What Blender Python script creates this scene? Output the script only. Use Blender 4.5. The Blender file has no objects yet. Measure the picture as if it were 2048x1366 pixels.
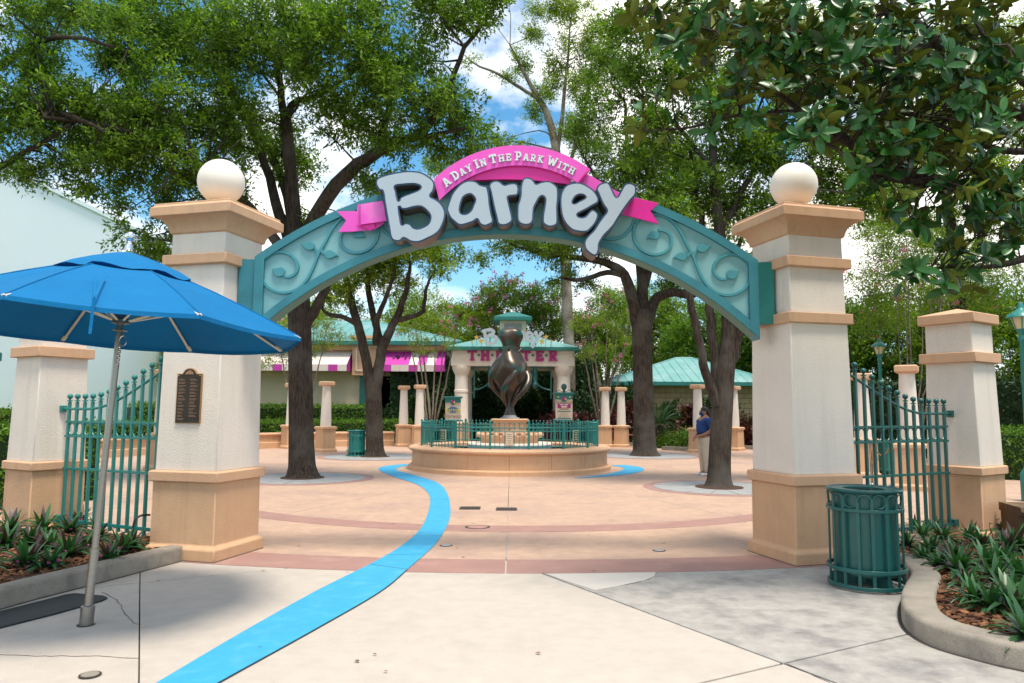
import bpy, bmesh, math, random
import numpy as np
from mathutils import Matrix, Vector
random.seed(7); RNG = np.random.default_rng(11)
SC = bpy.context.scene; COL = SC.collection
# ------------------------------------------------------------------ camera
F = 1468.19; TH = math.radians(5.3434); RO = math.radians(.3199); EYE = 1.6
def make_camera():
    cam = bpy.data.cameras.new('camera'); o = bpy.data.objects.new('camera', cam); COL.objects.link(o)
    cam.sensor_fit = 'HORIZONTAL'; cam.sensor_width = 36.0; cam.lens = F / 2048 * 36
    cam.clip_start = .05; cam.clip_end = 3000
    r = Vector((1, 0, 0)); f = Vector((0, math.cos(TH), math.sin(TH))); u = Vector((0, -math.sin(TH), math.cos(TH)))
    c, s = math.cos(RO), math.sin(RO)
    r2 = c * r + s * u; u2 = -s * r + c * u
    m = Matrix(((r2.x, u2.x, -f.x, 0), (r2.y, u2.y, -f.y, 0), (r2.z, u2.z, -f.z, EYE), (0, 0, 0, 1)))
    o.matrix_world = m
    cam.dof.use_dof = True; cam.dof.focus_distance = 8.6; cam.dof.aperture_fstop = 4.0
    SC.camera = o
make_camera()
# ------------------------------------------------------------------ sky, sun, exposure
SUN_EL = math.radians(72); SUN_AZ = math.radians(150)     # azimuth from +Y (view direction) towards +X
def make_world():
    w = bpy.data.worlds.new('World'); SC.world = w; w.use_nodes = True
    nt = w.node_tree; nt.nodes.clear(); N = nt.nodes.new; L = nt.links.new
    sky = N('ShaderNodeTexSky'); sky.sky_type = 'NISHITA'; sky.sun_disc = False
    sky.sun_elevation = SUN_EL; sky.sun_rotation = SUN_AZ; sky.air_density = 1.0; sky.dust_density = .3; sky.ozone_density = 2.5
    tc = N('ShaderNodeTexCoord'); mp = N('ShaderNodeMapping'); mp.inputs['Scale'].default_value = (1, 1, 1.7); mp.inputs['Location'].default_value = (2.3, .6, .2)
    nz = N('ShaderNodeTexNoise'); nz.inputs['Scale'].default_value = 2.6; nz.inputs['Detail'].default_value = 9; nz.inputs['Roughness'].default_value = .55
    rp = N('ShaderNodeValToRGB'); rp.color_ramp.elements[0].position = .47; rp.color_ramp.elements[1].position = .575
    mx = N('ShaderNodeMix'); mx.data_type = 'RGBA'
    hs = N('ShaderNodeHueSaturation'); hs.inputs['Hue'].default_value = .485; hs.inputs['Saturation'].default_value = 1.25; hs.inputs['Value'].default_value = 1.45
    bg = N('ShaderNodeBackground'); bg.inputs['Strength'].default_value = .09
    out = N('ShaderNodeOutputWorld')
    L(tc.outputs['Generated'], mp.inputs['Vector']); L(mp.outputs[0], nz.inputs['Vector']); L(nz.outputs['Fac'], rp.inputs[0])
    L(sky.outputs[0], hs.inputs['Color'])
    L(rp.outputs[0], mx.inputs['Factor']); L(hs.outputs[0], mx.inputs['A']); mx.inputs['B'].default_value = (12.6, 12.1, 11.4, 1)
    L(mx.outputs['Result'], bg.inputs['Color']); L(bg.outputs[0], out.inputs[0])
make_world()
def make_sun():
    l = bpy.data.lights.new('sun', 'SUN'); l.energy = 2.9; l.angle = math.radians(15); l.color = (1, .92, .79)
    o = bpy.data.objects.new('sun', l); COL.objects.link(o)
    d = Vector((math.sin(SUN_AZ) * math.cos(SUN_EL), math.cos(SUN_AZ) * math.cos(SUN_EL), math.sin(SUN_EL)))
    o.rotation_euler = d.to_track_quat('Z', 'Y').to_euler(); o.location = (0, 0, 40)
make_sun()
SC.view_settings.view_transform = 'Standard'; SC.view_settings.look = 'None'; SC.view_settings.gamma = 1
SC.view_settings.use_curve_mapping = False; SC.view_settings.exposure = .72
# ------------------------------------------------------------------ pixel -> place
def ray(px, py):
    du, dv = px - 1024, py - 683; c, s = math.cos(RO), math.sin(RO)
    u = c * du + s * dv; v = -s * du + c * dv; zc = -v / F
    return (u / F, math.cos(TH) - zc * math.sin(TH), math.sin(TH) + zc * math.cos(TH))
def G(px, py, z=0.):                      # on the horizontal plane at height z
    d = ray(px, py); t = (z - EYE) / d[2]; return Vector((d[0] * t, d[1] * t, z))
def D(px, py, Y):                         # on the vertical plane at distance Y
    d = ray(px, py); t = Y / d[1]; return Vector((d[0] * t, Y, EYE + d[2] * t))
# ------------------------------------------------------------------ materials
MATS = {}
def nodes(name):
    m = bpy.data.materials.new(name); m.use_nodes = True; MATS[name] = m
    nt = m.node_tree; b = nt.nodes['Principled BSDF']
    return m, nt, b
def lin(c):
    return tuple(((x / 12.92) if x <= .04045 else ((x + .055) / 1.055) ** 2.4) for x in c)
def surf(name, col, rough=.6, metal=0., var=.12, vscale=3., bump=0., bscale=60., spec=.5, col2=None, c2scale=1.5, c2lo=.5, c2hi=.7, detail=6, stretch=None, isl=0., coat=0., speck=0., bdist=.01, streak=0.):
    """principled + object-space noise mottling + optional second colour patches + bump"""
    m, nt, b = nodes(name); N = nt.nodes.new; L = nt.links.new
    tc = N('ShaderNodeTexCoord'); vec = tc.outputs['Object']
    if stretch:
        mp = N('ShaderNodeMapping'); mp.inputs['Scale'].default_value = stretch; L(vec, mp.inputs[0]); vec = mp.outputs[0]
    base = N('ShaderNodeRGB'); base.outputs[0].default_value = (*col, 1); cur = base.outputs[0]
    if col2 is not None:
        n2 = N('ShaderNodeTexNoise'); n2.inputs['Scale'].default_value = c2scale; n2.inputs['Detail'].default_value = 8; n2.inputs['Roughness'].default_value = .62; L(vec, n2.inputs['Vector'])
        r = N('ShaderNodeMapRange'); r.inputs['From Min'].default_value = c2lo; r.inputs['From Max'].default_value = c2hi; L(n2.outputs['Fac'], r.inputs['Value'])
        mx = N('ShaderNodeMix'); mx.data_type = 'RGBA'; L(r.outputs[0], mx.inputs['Factor']); L(cur, mx.inputs['A']); mx.inputs['B'].default_value = (*col2, 1); cur = mx.outputs['Result']
    if var > 0:
        nz = N('ShaderNodeTexNoise'); nz.inputs['Scale'].default_value = vscale; nz.inputs['Detail'].default_value = detail; nz.inputs['Roughness'].default_value = .65; L(vec, nz.inputs['Vector'])
        r = N('ShaderNodeMapRange'); r.inputs['From Min'].default_value = .25; r.inputs['From Max'].default_value = .75; r.inputs['To Min'].default_value = 1 - var; r.inputs['To Max'].default_value = 1 + var; L(nz.outputs['Fac'], r.inputs['Value'])
        mu = N('ShaderNodeVectorMath'); mu.operation = 'SCALE'; L(cur, mu.inputs[0]); L(r.outputs[0], mu.inputs['Scale']); cur = mu.outputs[0]
    if speck > 0:
        ns = N('ShaderNodeTexNoise'); ns.inputs['Scale'].default_value = 160; ns.inputs['Detail'].default_value = 2; L(vec, ns.inputs['Vector'])
        r = N('ShaderNodeMapRange'); r.inputs['From Min'].default_value = .3; r.inputs['From Max'].default_value = .7; r.inputs['To Min'].default_value = 1 - speck; r.inputs['To Max'].default_value = 1 + speck; L(ns.outputs['Fac'], r.inputs['Value'])
        mu = N('ShaderNodeVectorMath'); mu.operation = 'SCALE'; L(cur, mu.inputs[0]); L(r.outputs[0], mu.inputs['Scale']); cur = mu.outputs[0]
    if streak > 0:
        mp = N('ShaderNodeMapping'); mp.inputs['Scale'].default_value = (9, 9, .45); L(tc.outputs['Object'], mp.inputs[0])
        ns = N('ShaderNodeTexNoise'); ns.inputs['Scale'].default_value = 1.; ns.inputs['Detail'].default_value = 5; ns.inputs['Roughness'].default_value = .6; L(mp.outputs[0], ns.inputs['Vector'])
        r = N('ShaderNodeMapRange'); r.inputs['From Min'].default_value = .5; r.inputs['From Max'].default_value = .78; r.inputs['To Min'].default_value = 1; r.inputs['To Max'].default_value = 1 - streak; L(ns.outputs['Fac'], r.inputs['Value'])
        mu = N('ShaderNodeVectorMath'); mu.operation = 'SCALE'; L(cur, mu.inputs[0]); L(r.outputs[0], mu.inputs['Scale']); cur = mu.outputs[0]
    if isl > 0:
        g = N('ShaderNodeNewGeometry')
        r = N('ShaderNodeMapRange'); r.inputs['To Min'].default_value = 1 - isl; r.inputs['To Max'].default_value = 1 + isl; L(g.outputs['Random Per Island'], r.inputs['Value'])
        mu = N('ShaderNodeVectorMath'); mu.operation = 'SCALE'; L(cur, mu.inputs[0]); L(r.outputs[0], mu.inputs['Scale']); cur = mu.outputs[0]
    L(cur, b.inputs['Base Color'])
    b.inputs['Roughness'].default_value = rough; b.inputs['Metallic'].default_value = metal; b.inputs['Specular IOR Level'].default_value = spec; b.inputs['Coat Weight'].default_value = coat
    if bump > 0:
        nb = N('ShaderNodeTexNoise'); nb.inputs['Scale'].default_value = bscale; nb.inputs['Detail'].default_value = 4; L(vec, nb.inputs['Vector'])
        bp = N('ShaderNodeBump'); bp.inputs['Strength'].default_value = bump; bp.inputs['Distance'].default_value = bdist; L(nb.outputs['Fac'], bp.inputs['Height']); L(bp.outputs[0], b.inputs['Normal'])
    return m
def leafmat(name, col, col2, rough=.45, trans=.35, var=.35, spec=.28):
    """leaf: colour differs leaf by leaf, some light passes through"""
    m, nt, b = nodes(name); N = nt.nodes.new; L = nt.links.new
    g = N('ShaderNodeNewGeometry'); mx = N('ShaderNodeMix'); mx.data_type = 'RGBA'; at = N('ShaderNodeAttribute'); at.attribute_name = 'tone'; av = N('ShaderNodeMath'); av.operation = 'MULTIPLY_ADD'; av.inputs[1].default_value = .45; L(g.outputs['Random Per Island'], av.inputs[0]); L(at.outputs['Fac'], av.inputs[2]); L(av.outputs[0], mx.inputs['Factor']); mx.inputs['A'].default_value = (*col, 1); mx.inputs['B'].default_value = (*col2, 1)
    oi = N('ShaderNodeObjectInfo'); ad = N('ShaderNodeMath'); ad.operation = 'ADD'; ad.use_clamp = False; L(g.outputs['Random Per Island'], ad.inputs[0]); L(oi.outputs['Random'], ad.inputs[1])
    fr = N('ShaderNodeMath'); fr.operation = 'FRACT'; ml = N('ShaderNodeMath'); ml.operation = 'MULTIPLY'; ml.inputs[1].default_value = 7.31; L(ad.outputs[0], ml.inputs[0]); L(ml.outputs[0], fr.inputs[0])
    r = N('ShaderNodeMapRange'); r.inputs['To Min'].default_value = 1 - var; r.inputs['To Max'].default_value = 1 + var; L(fr.outputs[0], r.inputs['Value'])
    mu = N('ShaderNodeVectorMath'); mu.operation = 'SCALE'; L(mx.outputs['Result'], mu.inputs[0]); L(r.outputs[0], mu.inputs['Scale'])
    L(mu.outputs[0], b.inputs['Base Color']); b.inputs['Roughness'].default_value = rough; b.inputs['Specular IOR Level'].default_value = spec
    tr = N('ShaderNodeBsdfTranslucent'); t2 = N('ShaderNodeVectorMath'); t2.operation = 'MULTIPLY'; t2.inputs[1].default_value = (1.5, 1.7, .7); L(mu.outputs[0], t2.inputs[0]); L(t2.outputs[0], tr.inputs[0])
    ms = N('ShaderNodeMixShader'); ms.inputs[0].default_value = trans; L(b.outputs[0], ms.inputs[1]); L(tr.outputs[0], ms.inputs[2])
    L(ms.outputs[0], nt.nodes['Material Output'].inputs['Surface'])
    return m
def bark(name, col, col2, vs=9.):
    m, nt, b = nodes(name); N = nt.nodes.new; L = nt.links.new
    tc = N('ShaderNodeTexCoord'); mp = N('ShaderNodeMapping'); mp.inputs['Scale'].default_value = (1, 1, .16); L(tc.outputs['Object'], mp.inputs[0])
    nz = N('ShaderNodeTexNoise'); nz.inputs['Scale'].default_value = vs * 2.6; nz.inputs['Detail'].default_value = 9; nz.inputs['Roughness'].default_value = .78; L(mp.outputs[0], nz.inputs['Vector'])
    n2 = N('ShaderNodeTexNoise'); n2.inputs['Scale'].default_value = 1.2; n2.inputs['Detail'].default_value = 5; L(tc.outputs['Object'], n2.inputs['Vector'])
    r = N('ShaderNodeMapRange'); r.inputs['From Min'].default_value = .40; r.inputs['From Max'].default_value = .60; L(nz.outputs['Fac'], r.inputs['Value'])
    mx = N('ShaderNodeMix'); mx.data_type = 'RGBA'; L(r.outputs[0], mx.inputs['Factor']); mx.inputs['A'].default_value = (*[c * .25 for c in col], 1); mx.inputs['B'].default_value = (*col, 1)
    r2 = N('ShaderNodeMapRange'); r2.inputs['From Min'].default_value = .5; r2.inputs['From Max'].default_value = .7; L(n2.outputs['Fac'], r2.inputs['Value'])
    m2 = N('ShaderNodeMix'); m2.data_type = 'RGBA'; L(r2.outputs[0], m2.inputs['Factor']); L(mx.outputs['Result'], m2.inputs['A']); m2.inputs['B'].default_value = (*col2, 1)
    L(m2.outputs['Result'], b.inputs['Base Color']); b.inputs['Roughness'].default_value = .9; b.inputs['Specular IOR Level'].default_value = .2
    bp = N('ShaderNodeBump'); bp.inputs['Strength'].default_value = .9; bp.inputs['Distance'].default_value = .03; L(nz.outputs['Fac'], bp.inputs['Height']); L(bp.outputs[0], b.inputs['Normal'])
    return m
M = dict(
    cream=surf('cream_stucco', (.72, .635, .55), .85, var=.05, vscale=2, bump=.35, bscale=75, col2=(.64, .55, .46), c2scale=1.1, c2lo=.55, c2hi=.85, streak=.09, bdist=.014),
    peach=surf('peach_stucco', (.60, .36, .205), .85, var=.06, vscale=3, bump=.35, bscale=75, col2=(.50, .28, .15), c2scale=2.4, c2lo=.55, c2hi=.85, streak=.13, bdist=.014),
    cap=surf('peach_cap', (.60, .36, .215), .85, var=.06, vscale=4, bump=.3, bscale=80, col2=(.55, .34, .21), c2scale=2, c2lo=.52, c2hi=.8, streak=.14, bdist=.012),
    ball=surf('ivory_ball', (.80, .73, .64), .45, var=.03, bump=.03, bscale=30),
    conc=surf('pale_concrete', (.465, .408, .352), .8, var=.10, vscale=6, detail=12, bump=.15, bscale=140, col2=(.41, .36, .315), c2scale=.9, c2lo=.5, c2hi=.72, speck=.16),
    conc2=surf('shaded_weathered_concrete', (.345, .322, .292), .82, var=.22, vscale=7, detail=12, bump=.18, bscale=140, col2=(.17, .162, .155), c2scale=2.6, c2lo=.48, c2hi=.72, speck=.16),  # right-hand slabs: magnolia shade put into the grey, along with weathered blotches
    patch=surf('new_concrete_patch', (.50, .46, .41), .8, var=.05, bump=.1, bscale=120),
    kerb=surf('kerb_concrete', (.27, .235, .19), .9, var=.2, vscale=5, bump=.3, bscale=90, col2=(.16, .14, .12), c2scale=3.5, c2lo=.5, c2hi=.72, speck=.18),
    tan=surf('tan_plaza_concrete', (.465, .31, .222), .8, var=.15, vscale=5, detail=12, bump=.12, bscale=120, col2=(.37, .247, .20), c2scale=.8, c2lo=.47, c2hi=.72, speck=.10),
    rose=surf('rose_plaza_concrete', (.33, .185, .155), .8, var=.12, vscale=2.5, bump=.12, bscale=120, col2=(.39, .24, .195), c2scale=2.2, c2lo=.55, c2hi=.72, speck=.08),
    joint=surf('dark_joint', (.05, .042, .036), .95, var=.3, vscale=20),
    pitstone=surf('grey_pit_concrete', (.30, .30, .295), .85, var=.12, vscale=4, bump=.2, bscale=100, speck=.12),
    blue=surf('blue_paint_stripe', (.035, .325, .555), .68, var=.06, vscale=3, bump=.1, bscale=140, col2=(.09, .37, .56), c2scale=6, c2lo=.5, c2hi=.8, speck=.14),
    soil=surf('mulch_soil', (.06, .028, .014), .95, var=.5, vscale=40, bump=.8, bscale=60),
    chip=surf('bark_chip', (.15, .062, .025), .9, var=.3, vscale=30, isl=.6),
    grass=surf('lawn_ground', (.07, .13, .02), .95, var=.35, vscale=12, bump=.5, bscale=60, col2=(.05, .07, .015), c2scale=.4),
    teal=surf('teal_painted_steel', (.012, .19, .165), .38, var=.10, vscale=6, bump=.03, bscale=40, coat=.15),
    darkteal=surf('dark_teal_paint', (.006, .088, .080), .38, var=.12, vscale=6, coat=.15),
    archframe=surf('arch_frame_teal', (.032, .195, .235), .5, var=.12, vscale=2.5, col2=(.025, .15, .19), c2scale=3, bump=.04, bscale=40),
    archpanel=surf('arch_panel_pale_teal', (.195, .40, .41), .55, var=.06, vscale=2, col2=(.15, .345, .37), c2scale=1.3, bump=.04, bscale=40),
    archsoffit=surf('arch_soffit_green', (.10, .20, .16), .7, var=.12, vscale=3),
    scroll=surf('scroll_teal', (.055, .255, .29), .5, var=.08, vscale=4),
    letterface=surf('letter_face_pale', (.39, .45, .505), .45, var=.03, vscale=2, bump=.02, bscale=50),
    letteredge=surf('letter_edge_navy', (.022, .055, .12), .4, var=.25, vscale=14),
    letterside=surf('letter_return_brown', (.11, .075, .058), .4, var=.25, vscale=9),
    pink=surf('pink_ribbon', (.80, .085, .50), .4, var=.05, vscale=3, col2=(.80, .18, .52), c2scale=3, c2lo=.55, c2hi=.75),
    hotpink=surf('hot_pink_ribbon', (.74, .012, .30), .4, var=.04),
    mint=surf('mint_lettering', (.62, .72, .68), .5, var=.05),
    magenta=surf('magenta_lettering', (.36, .012, .15), .5, var=.08),
    steel=surf('brushed_steel', (.30, .29, .275), .32, metal=1., var=.12, vscale=10, stretch=(1, 1, 12)),
    chrome=surf('chrome', (.75, .75, .76), .08, metal=1., var=0),
    strut=surf('cream_umbrella_rib', (.62, .55, .42), .5, var=.05),
    canvas=surf('blue_umbrella_canvas', (.0005, .135, .33), .85, var=.09, vscale=2, bump=.5, bscale=7, spec=.25, bdist=.03, speck=.06),
    mat=surf('black_rubber_mat', (.010, .016, .020), .55, var=.15, vscale=20, bump=.3, bscale=200),
    black=surf('black_hose', (.008, .008, .008), .4, var=0),
    bronze=surf('aged_bronze', (.085, .068, .055), .36, metal=.75, var=.35, vscale=4, col2=(.02, .12, .10), c2scale=2.4, c2lo=.56, c2hi=.66, bump=.1, bscale=30),
    plaquebronze=surf('bronze_plaque_field', (.035, .026, .02), .5, metal=.4, var=.4, vscale=25, col2=(.03, .10, .09), c2scale=9, c2lo=.62, c2hi=.72, bump=.2, bscale=120),
    gilt=surf('bronze_plaque_border', (.38, .20, .08), .4, metal=.7, var=.15, vscale=20),
    water=surf('fountain_water', (.005, .05, .13), .06, var=.2, vscale=6, bump=.35, bscale=9, spec=.6),
    roof=surf('teal_metal_roof', (.14, .34, .31), .42, metal=.15, var=.10, vscale=1.2, col2=(.26, .42, .40), c2scale=.5),
    roofedge=surf('dark_teal_fascia', (.015, .15, .13), .5, var=.1),
    darkwall=surf('mossy_brown_wall', (.10, .06, .03), .9, var=.2, vscale=6, bump=.3, bscale=60, col2=(.26, .19, .09), c2scale=4, c2lo=.5, c2hi=.7),
    beige=surf('beige_building_wall', (.52, .42, .30), .9, var=.06, vscale=1, bump=.15, bscale=40),
    blockstone=surf('tan_stone_wall', (.32, .22, .13), .9, var=.2, vscale=2, isl=.25, bump=.3, bscale=30),
    palewall=surf('pale_soundstage_wall', (.78, .85, .87), .9, var=.03, vscale=.2),
    awnwhite=surf('awning_white', (.66, .56, .50), .8, var=.05),
    awnpink=surf('awning_magenta', (.48, .04, .32), .8, var=.08),
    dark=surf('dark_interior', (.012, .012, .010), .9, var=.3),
    gold=surf('gold_star', (.62, .42, .10), .45, metal=.3, var=.1),
    signcream=surf('sign_cream', (.60, .50, .38), .6, var=.05),
    signblue=surf('sign_blue', (.02, .12, .30), .5, var=.05),
    signgreen=surf('sign_green', (.01, .10, .03), .5, var=.1),
    yellow=surf('sign_yellow', (.70, .55, .05), .5, var=.05),
    brown=surf('sign_brown', (.28, .15, .08), .6, var=.05),
    glass=surf('lamp_glass', (.62, .52, .30), .2, var=.05, spec=.6),
    rope=surf('natural_rope', (.36, .20, .09), .9, var=.2, vscale=60),
    redpost=surf('red_brown_post', (.10, .02, .015), .6, var=.2),
    iron=surf('iron_drain', (.06, .05, .04), .6, metal=.4, var=.3, vscale=30),
    skin=surf('brown_skin', (.28, .13, .075), .5, var=.05),
    shirt=surf('blue_polo', (.008, .036, .15), .85, var=.12, vscale=12, bump=.3, bscale=20),
    trousers=surf('khaki_cloth', (.52, .43, .32), .9, var=.10, vscale=8, bump=.4, bscale=12),
    hair=surf('black_hair', (.010, .007, .006), .5, var=.3, vscale=40),
    shoe=surf('white_shoe', (.72, .71, .70), .6, var=.05),
    bark1=bark('oak_bark', (.078, .058, .044), (.09, .08, .068)),
    bark2=bark('pale_bark', (.23, .18, .135), (.28, .25, .20)),
    oak=leafmat('oak_leaf', (.016, .062, .008), (.21, .33, .03), .42, .42),
    oak2=leafmat('oak_leaf_yellow_green', (.040, .100, .008), (.30, .37, .03), .42, .46),
    oakdark=leafmat('oak_leaf_dark', (.016, .062, .008), (.18, .27, .022), .42, .40),
    lime=leafmat('lime_leaf', (.08, .16, .012), (.20, .27, .03), .5, .42),
    hedge=leafmat('hedge_leaf', (.035, .10, .008), (.13, .23, .018), .45, .30),
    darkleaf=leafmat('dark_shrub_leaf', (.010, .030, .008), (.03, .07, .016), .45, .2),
    redleaf=leafmat('red_shrub_leaf', (.10, .012, .02), (.05, .03, .014), .4, .25),
    flower=leafmat('pink_flower', (.55, .10, .30), (.62, .20, .42), .7, .3, .2),
    magtop=surf('magnolia_leaf_top', (.022, .092, .013), .33, var=.25, vscale=8, isl=.55, spec=.4),
    magbot=leafmat('magnolia_leaf_underside', (.17, .23, .025), (.28, .21, .035), .55, .5, .3),
    rgreen=leafmat('oyster_plant_leaf', (.018, .085, .030), (.06, .15, .032), .38, .18, .3, .5),
    rpurple=leafmat('oyster_plant_purple_leaf', (.045, .020, .026), (.075, .035, .035), .4, .2, .3, .5),
    cycad=leafmat('cycad_leaf', (.012, .05, .012), (.03, .09, .02), .35, .15),
)
# ------------------------------------------------------------------ object helpers
def tag(o, label=None, cat=None, group=None, kind=None):
    if label: o['label'] = label
    if cat: o['category'] = cat
    if group: o['group'] = group
    if kind: o['kind'] = kind
    return o
def thing(name, label, cat, loc=(0, 0, 0), rz=0., group=None):
    o = bpy.data.objects.new(name, None); o.empty_display_size = .2; COL.objects.link(o)
    o.location = loc; o.rotation_euler = (0, 0, rz); tag(o, label, cat, group); return o
def wm(o):
    m = Matrix.Translation(o.location) @ o.rotation_euler.to_matrix().to_4x4()
    if o.parent: m = wm(o.parent) @ o.matrix_parent_inverse @ m
    return m
def attach(o, parent, world=False):
    if parent is not None:
        o.parent = parent
        if world: o.matrix_parent_inverse = wm(parent).inverted()
    return o
def link(name, me, mat, parent=None, world=False):
    if mat is not None and not me.materials:
        for x in (mat if isinstance(mat, (list, tuple)) else [mat]): me.materials.append(x)
    o = bpy.data.objects.new(name, me); COL.objects.link(o); attach(o, parent, world); return o
def copy_tree(o, parent=None):
    c = o.copy(); COL.objects.link(c)
    if parent is not None: c.parent = parent
    for ch in list(o.children): copy_tree(ch, c)
    return c
class MB:
    def __init__(s): s.v = []; s.f = []; s.mi = []
    def add(s, vs, fs, mi=0):
        b = len(s.v); s.v += [tuple(v) for v in vs]; s.f += [tuple(i + b for i in f) for f in fs]; s.mi += [mi] * len(fs); return s
    def box(s, c, d, rz=0., rx=0., ry=0., mi=0):
        R = Matrix.Rotation(rz, 3, 'Z') @ Matrix.Rotation(ry, 3, 'Y') @ Matrix.Rotation(rx, 3, 'X'); c = Vector(c)
        vs = [c + R @ Vector((x * d[0] / 2, y * d[1] / 2, z * d[2] / 2)) for z in (-1, 1) for x, y in ((-1, -1), (1, -1), (1, 1), (-1, 1))]
        return s.add(vs, [(3, 2, 1, 0), (4, 5, 6, 7), (0, 1, 5, 4), (1, 2, 6, 5), (2, 3, 7, 6), (3, 0, 4, 7)], mi)
    def loft(s, rings, cap0=True, cap1=True, closed=True, mi=0):
        n = len(rings[0]); vs = [p for r in rings for p in r]; fs = []
        for i in range(len(rings) - 1):
            for j in range(n if closed else n - 1):
                k = (j + 1) % n; fs.append((i * n + j, i * n + k, (i + 1) * n + k, (i + 1) * n + j))
        if cap0: fs.append(tuple(range(n - 1, -1, -1)))
        if cap1: fs.append(tuple(range((len(rings) - 1) * n, len(rings) * n)))
        return s.add(vs, fs, mi)
    def square(s, prof, c=(0, 0, 0), rz=0.):           # prof: (width, z) list, square section
        rings = []
        for w, z in prof:
            rings.append([Vector(c) + Matrix.Rotation(rz, 3, 'Z') @ Vector((x * w / 2, y * w / 2, z)) for x, y in ((-1, -1), (1, -1), (1, 1), (-1, 1))])
        return s.loft(rings)
    def lathe(s, prof, n=24, c=(0, 0, 0), cap0=True, cap1=True, a0=0.):
        c = Vector(c)
        return s.loft([[c + Vector((max(r, 1e-4) * math.cos(a0 + 2 * math.pi * k / n), max(r, 1e-4) * math.sin(a0 + 2 * math.pi * k / n), z)) for k in range(n)] for r, z in prof], cap0, cap1)
    def ring_lathe(s, prof, n=48, c=(0, 0, 0)):        # closed profile
        c = Vector(c); m = len(prof); vs = []; fs = []
        for k in range(n):
            a = 2 * math.pi * k / n
            for r, z in prof: vs.append(c + Vector((r * math.cos(a), r * math.sin(a), z)))
        for k in range(n):
            for j in range(m):
                fs.append((k * m + j, ((k + 1) % n) * m + j, ((k + 1) % n) * m + (j + 1) % m, k * m + (j + 1) % m))
        return s.add(vs, fs)
    def tube(s, path, rad, n=8, cap=True):
        path = [Vector(p) for p in path]; m = len(path)
        rad = [float(q) for q in rad] if isinstance(rad, (list, tuple)) else [float(rad)] * m
        rings = []; ref = None
        for i, p in enumerate(path):
            t = (path[min(i + 1, m - 1)] - path[max(i - 1, 0)]).normalized()
            if ref is None: ref = t.orthogonal().normalized()
            ref = (ref - t * ref.dot(t)).normalized(); b = t.cross(ref)
            rings.append([p + rad[i] * (math.cos(2 * math.pi * k / n) * ref + math.sin(2 * math.pi * k / n) * b) for k in range(n)])
        return s.loft(rings, cap, cap)
    def sphere(s, c, r, n=12, m=8, sz=1.):
        return s.lathe([(r * math.sin(math.pi * (i + .02) / (m + .04)), -r * sz * math.cos(math.pi * (i + .02) / (m + .04))) for i in range(m + 1)], n, c)
    def prism(s, poly, z0, z1):
        n = len(poly); vs = [(x, y, z0) for x, y in poly] + [(x, y, z1) for x, y in poly]
        a = sum(poly[i][0] * poly[(i + 1) % n][1] - poly[(i + 1) % n][0] * poly[i][1] for i in range(n))
        idx = list(range(n)) if a > 0 else list(range(n - 1, -1, -1))
        fs = [tuple(reversed(idx)), tuple(i + n for i in idx)]
        for q in range(n):
            i, j = idx[q], idx[(q + 1) % n]; fs.append((i, j, j + n, i + n))
        return s.add(vs, fs)
    def wall(s, poly, y0, y1):                          # polygon in the x-z plane, from y0 (front) to y1 (back)
        n = len(poly); a = sum(poly[i][0] * poly[(i + 1) % n][1] - poly[(i + 1) % n][0] * poly[i][1] for i in range(n))
        idx = list(range(n)) if a > 0 else list(range(n - 1, -1, -1))
        vs = [(x, y0, z) for x, z in poly] + [(x, y1, z) for x, z in poly]
        fs = [tuple(idx), tuple(i + n for i in reversed(idx))]
        for q in range(n):
            i, j = idx[q], idx[(q + 1) % n]; fs.append((j, i, i + n, j + n))
        return s.add(vs, fs)
    def mesh(s, name, smooth=False):
        me = bpy.data.meshes.new(name); me.from_pydata(s.v, [], s.f)
        if any(s.mi): me.polygons.foreach_set('material_index', s.mi)
        if smooth: me.polygons.foreach_set('use_smooth', [True] * len(s.f))
        me.update(); return me
    def build(s, name, mat, parent=None, world=False, smooth=False, bevel=0., seg=2, ang=35):
        me = s.mesh(name, smooth or bevel > 0); o = link(name, me, mat, parent, world)
        if bevel > 0:
            b = o.modifiers.new('bevel', 'BEVEL'); b.width = bevel; b.segments = seg; b.limit_method = 'ANGLE'; b.angle_limit = math.radians(ang)
            b.harden_normals = False
        if (smooth or bevel > 0):
            me.set_sharp_from_angle(angle=math.radians(ang))
        return o
def catmull(pts, k=4, closed=True):
    n = len(pts); out = []
    P = [np.array(p, float) for p in pts]
    for i in range(n if closed else n - 1):
        p0 = P[(i - 1) % n] if closed or i > 0 else P[0]; p1 = P[i]; p2 = P[(i + 1) % n]; p3 = P[(i + 2) % n] if closed or i + 2 < n else P[-1]
        for j in range(k):
            t = j / k; out.append(tuple(.5 * ((2 * p1) + (-p0 + p2) * t + (2 * p0 - 5 * p1 + 4 * p2 - p3) * t * t + (-p0 + 3 * p1 - 3 * p2 + p3) * t ** 3)))
    if not closed: out.append(tuple(P[-1]))
    return out
def inset(poly, d):
    n = len(poly); a = sum(poly[i][0] * poly[(i + 1) % n][1] - poly[(i + 1) % n][0] * poly[i][1] for i in range(n)); sg = 1 if a > 0 else -1
    out = []
    for i in range(n):
        x0, y0 = poly[i - 1]; x1, y1 = poly[(i + 1) % n]; tx, ty = x1 - x0, y1 - y0; l = math.hypot(tx, ty) + 1e-9
        out.append((poly[i][0] - sg * ty / l * d, poly[i][1] + sg * tx / l * d))
    return out
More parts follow.
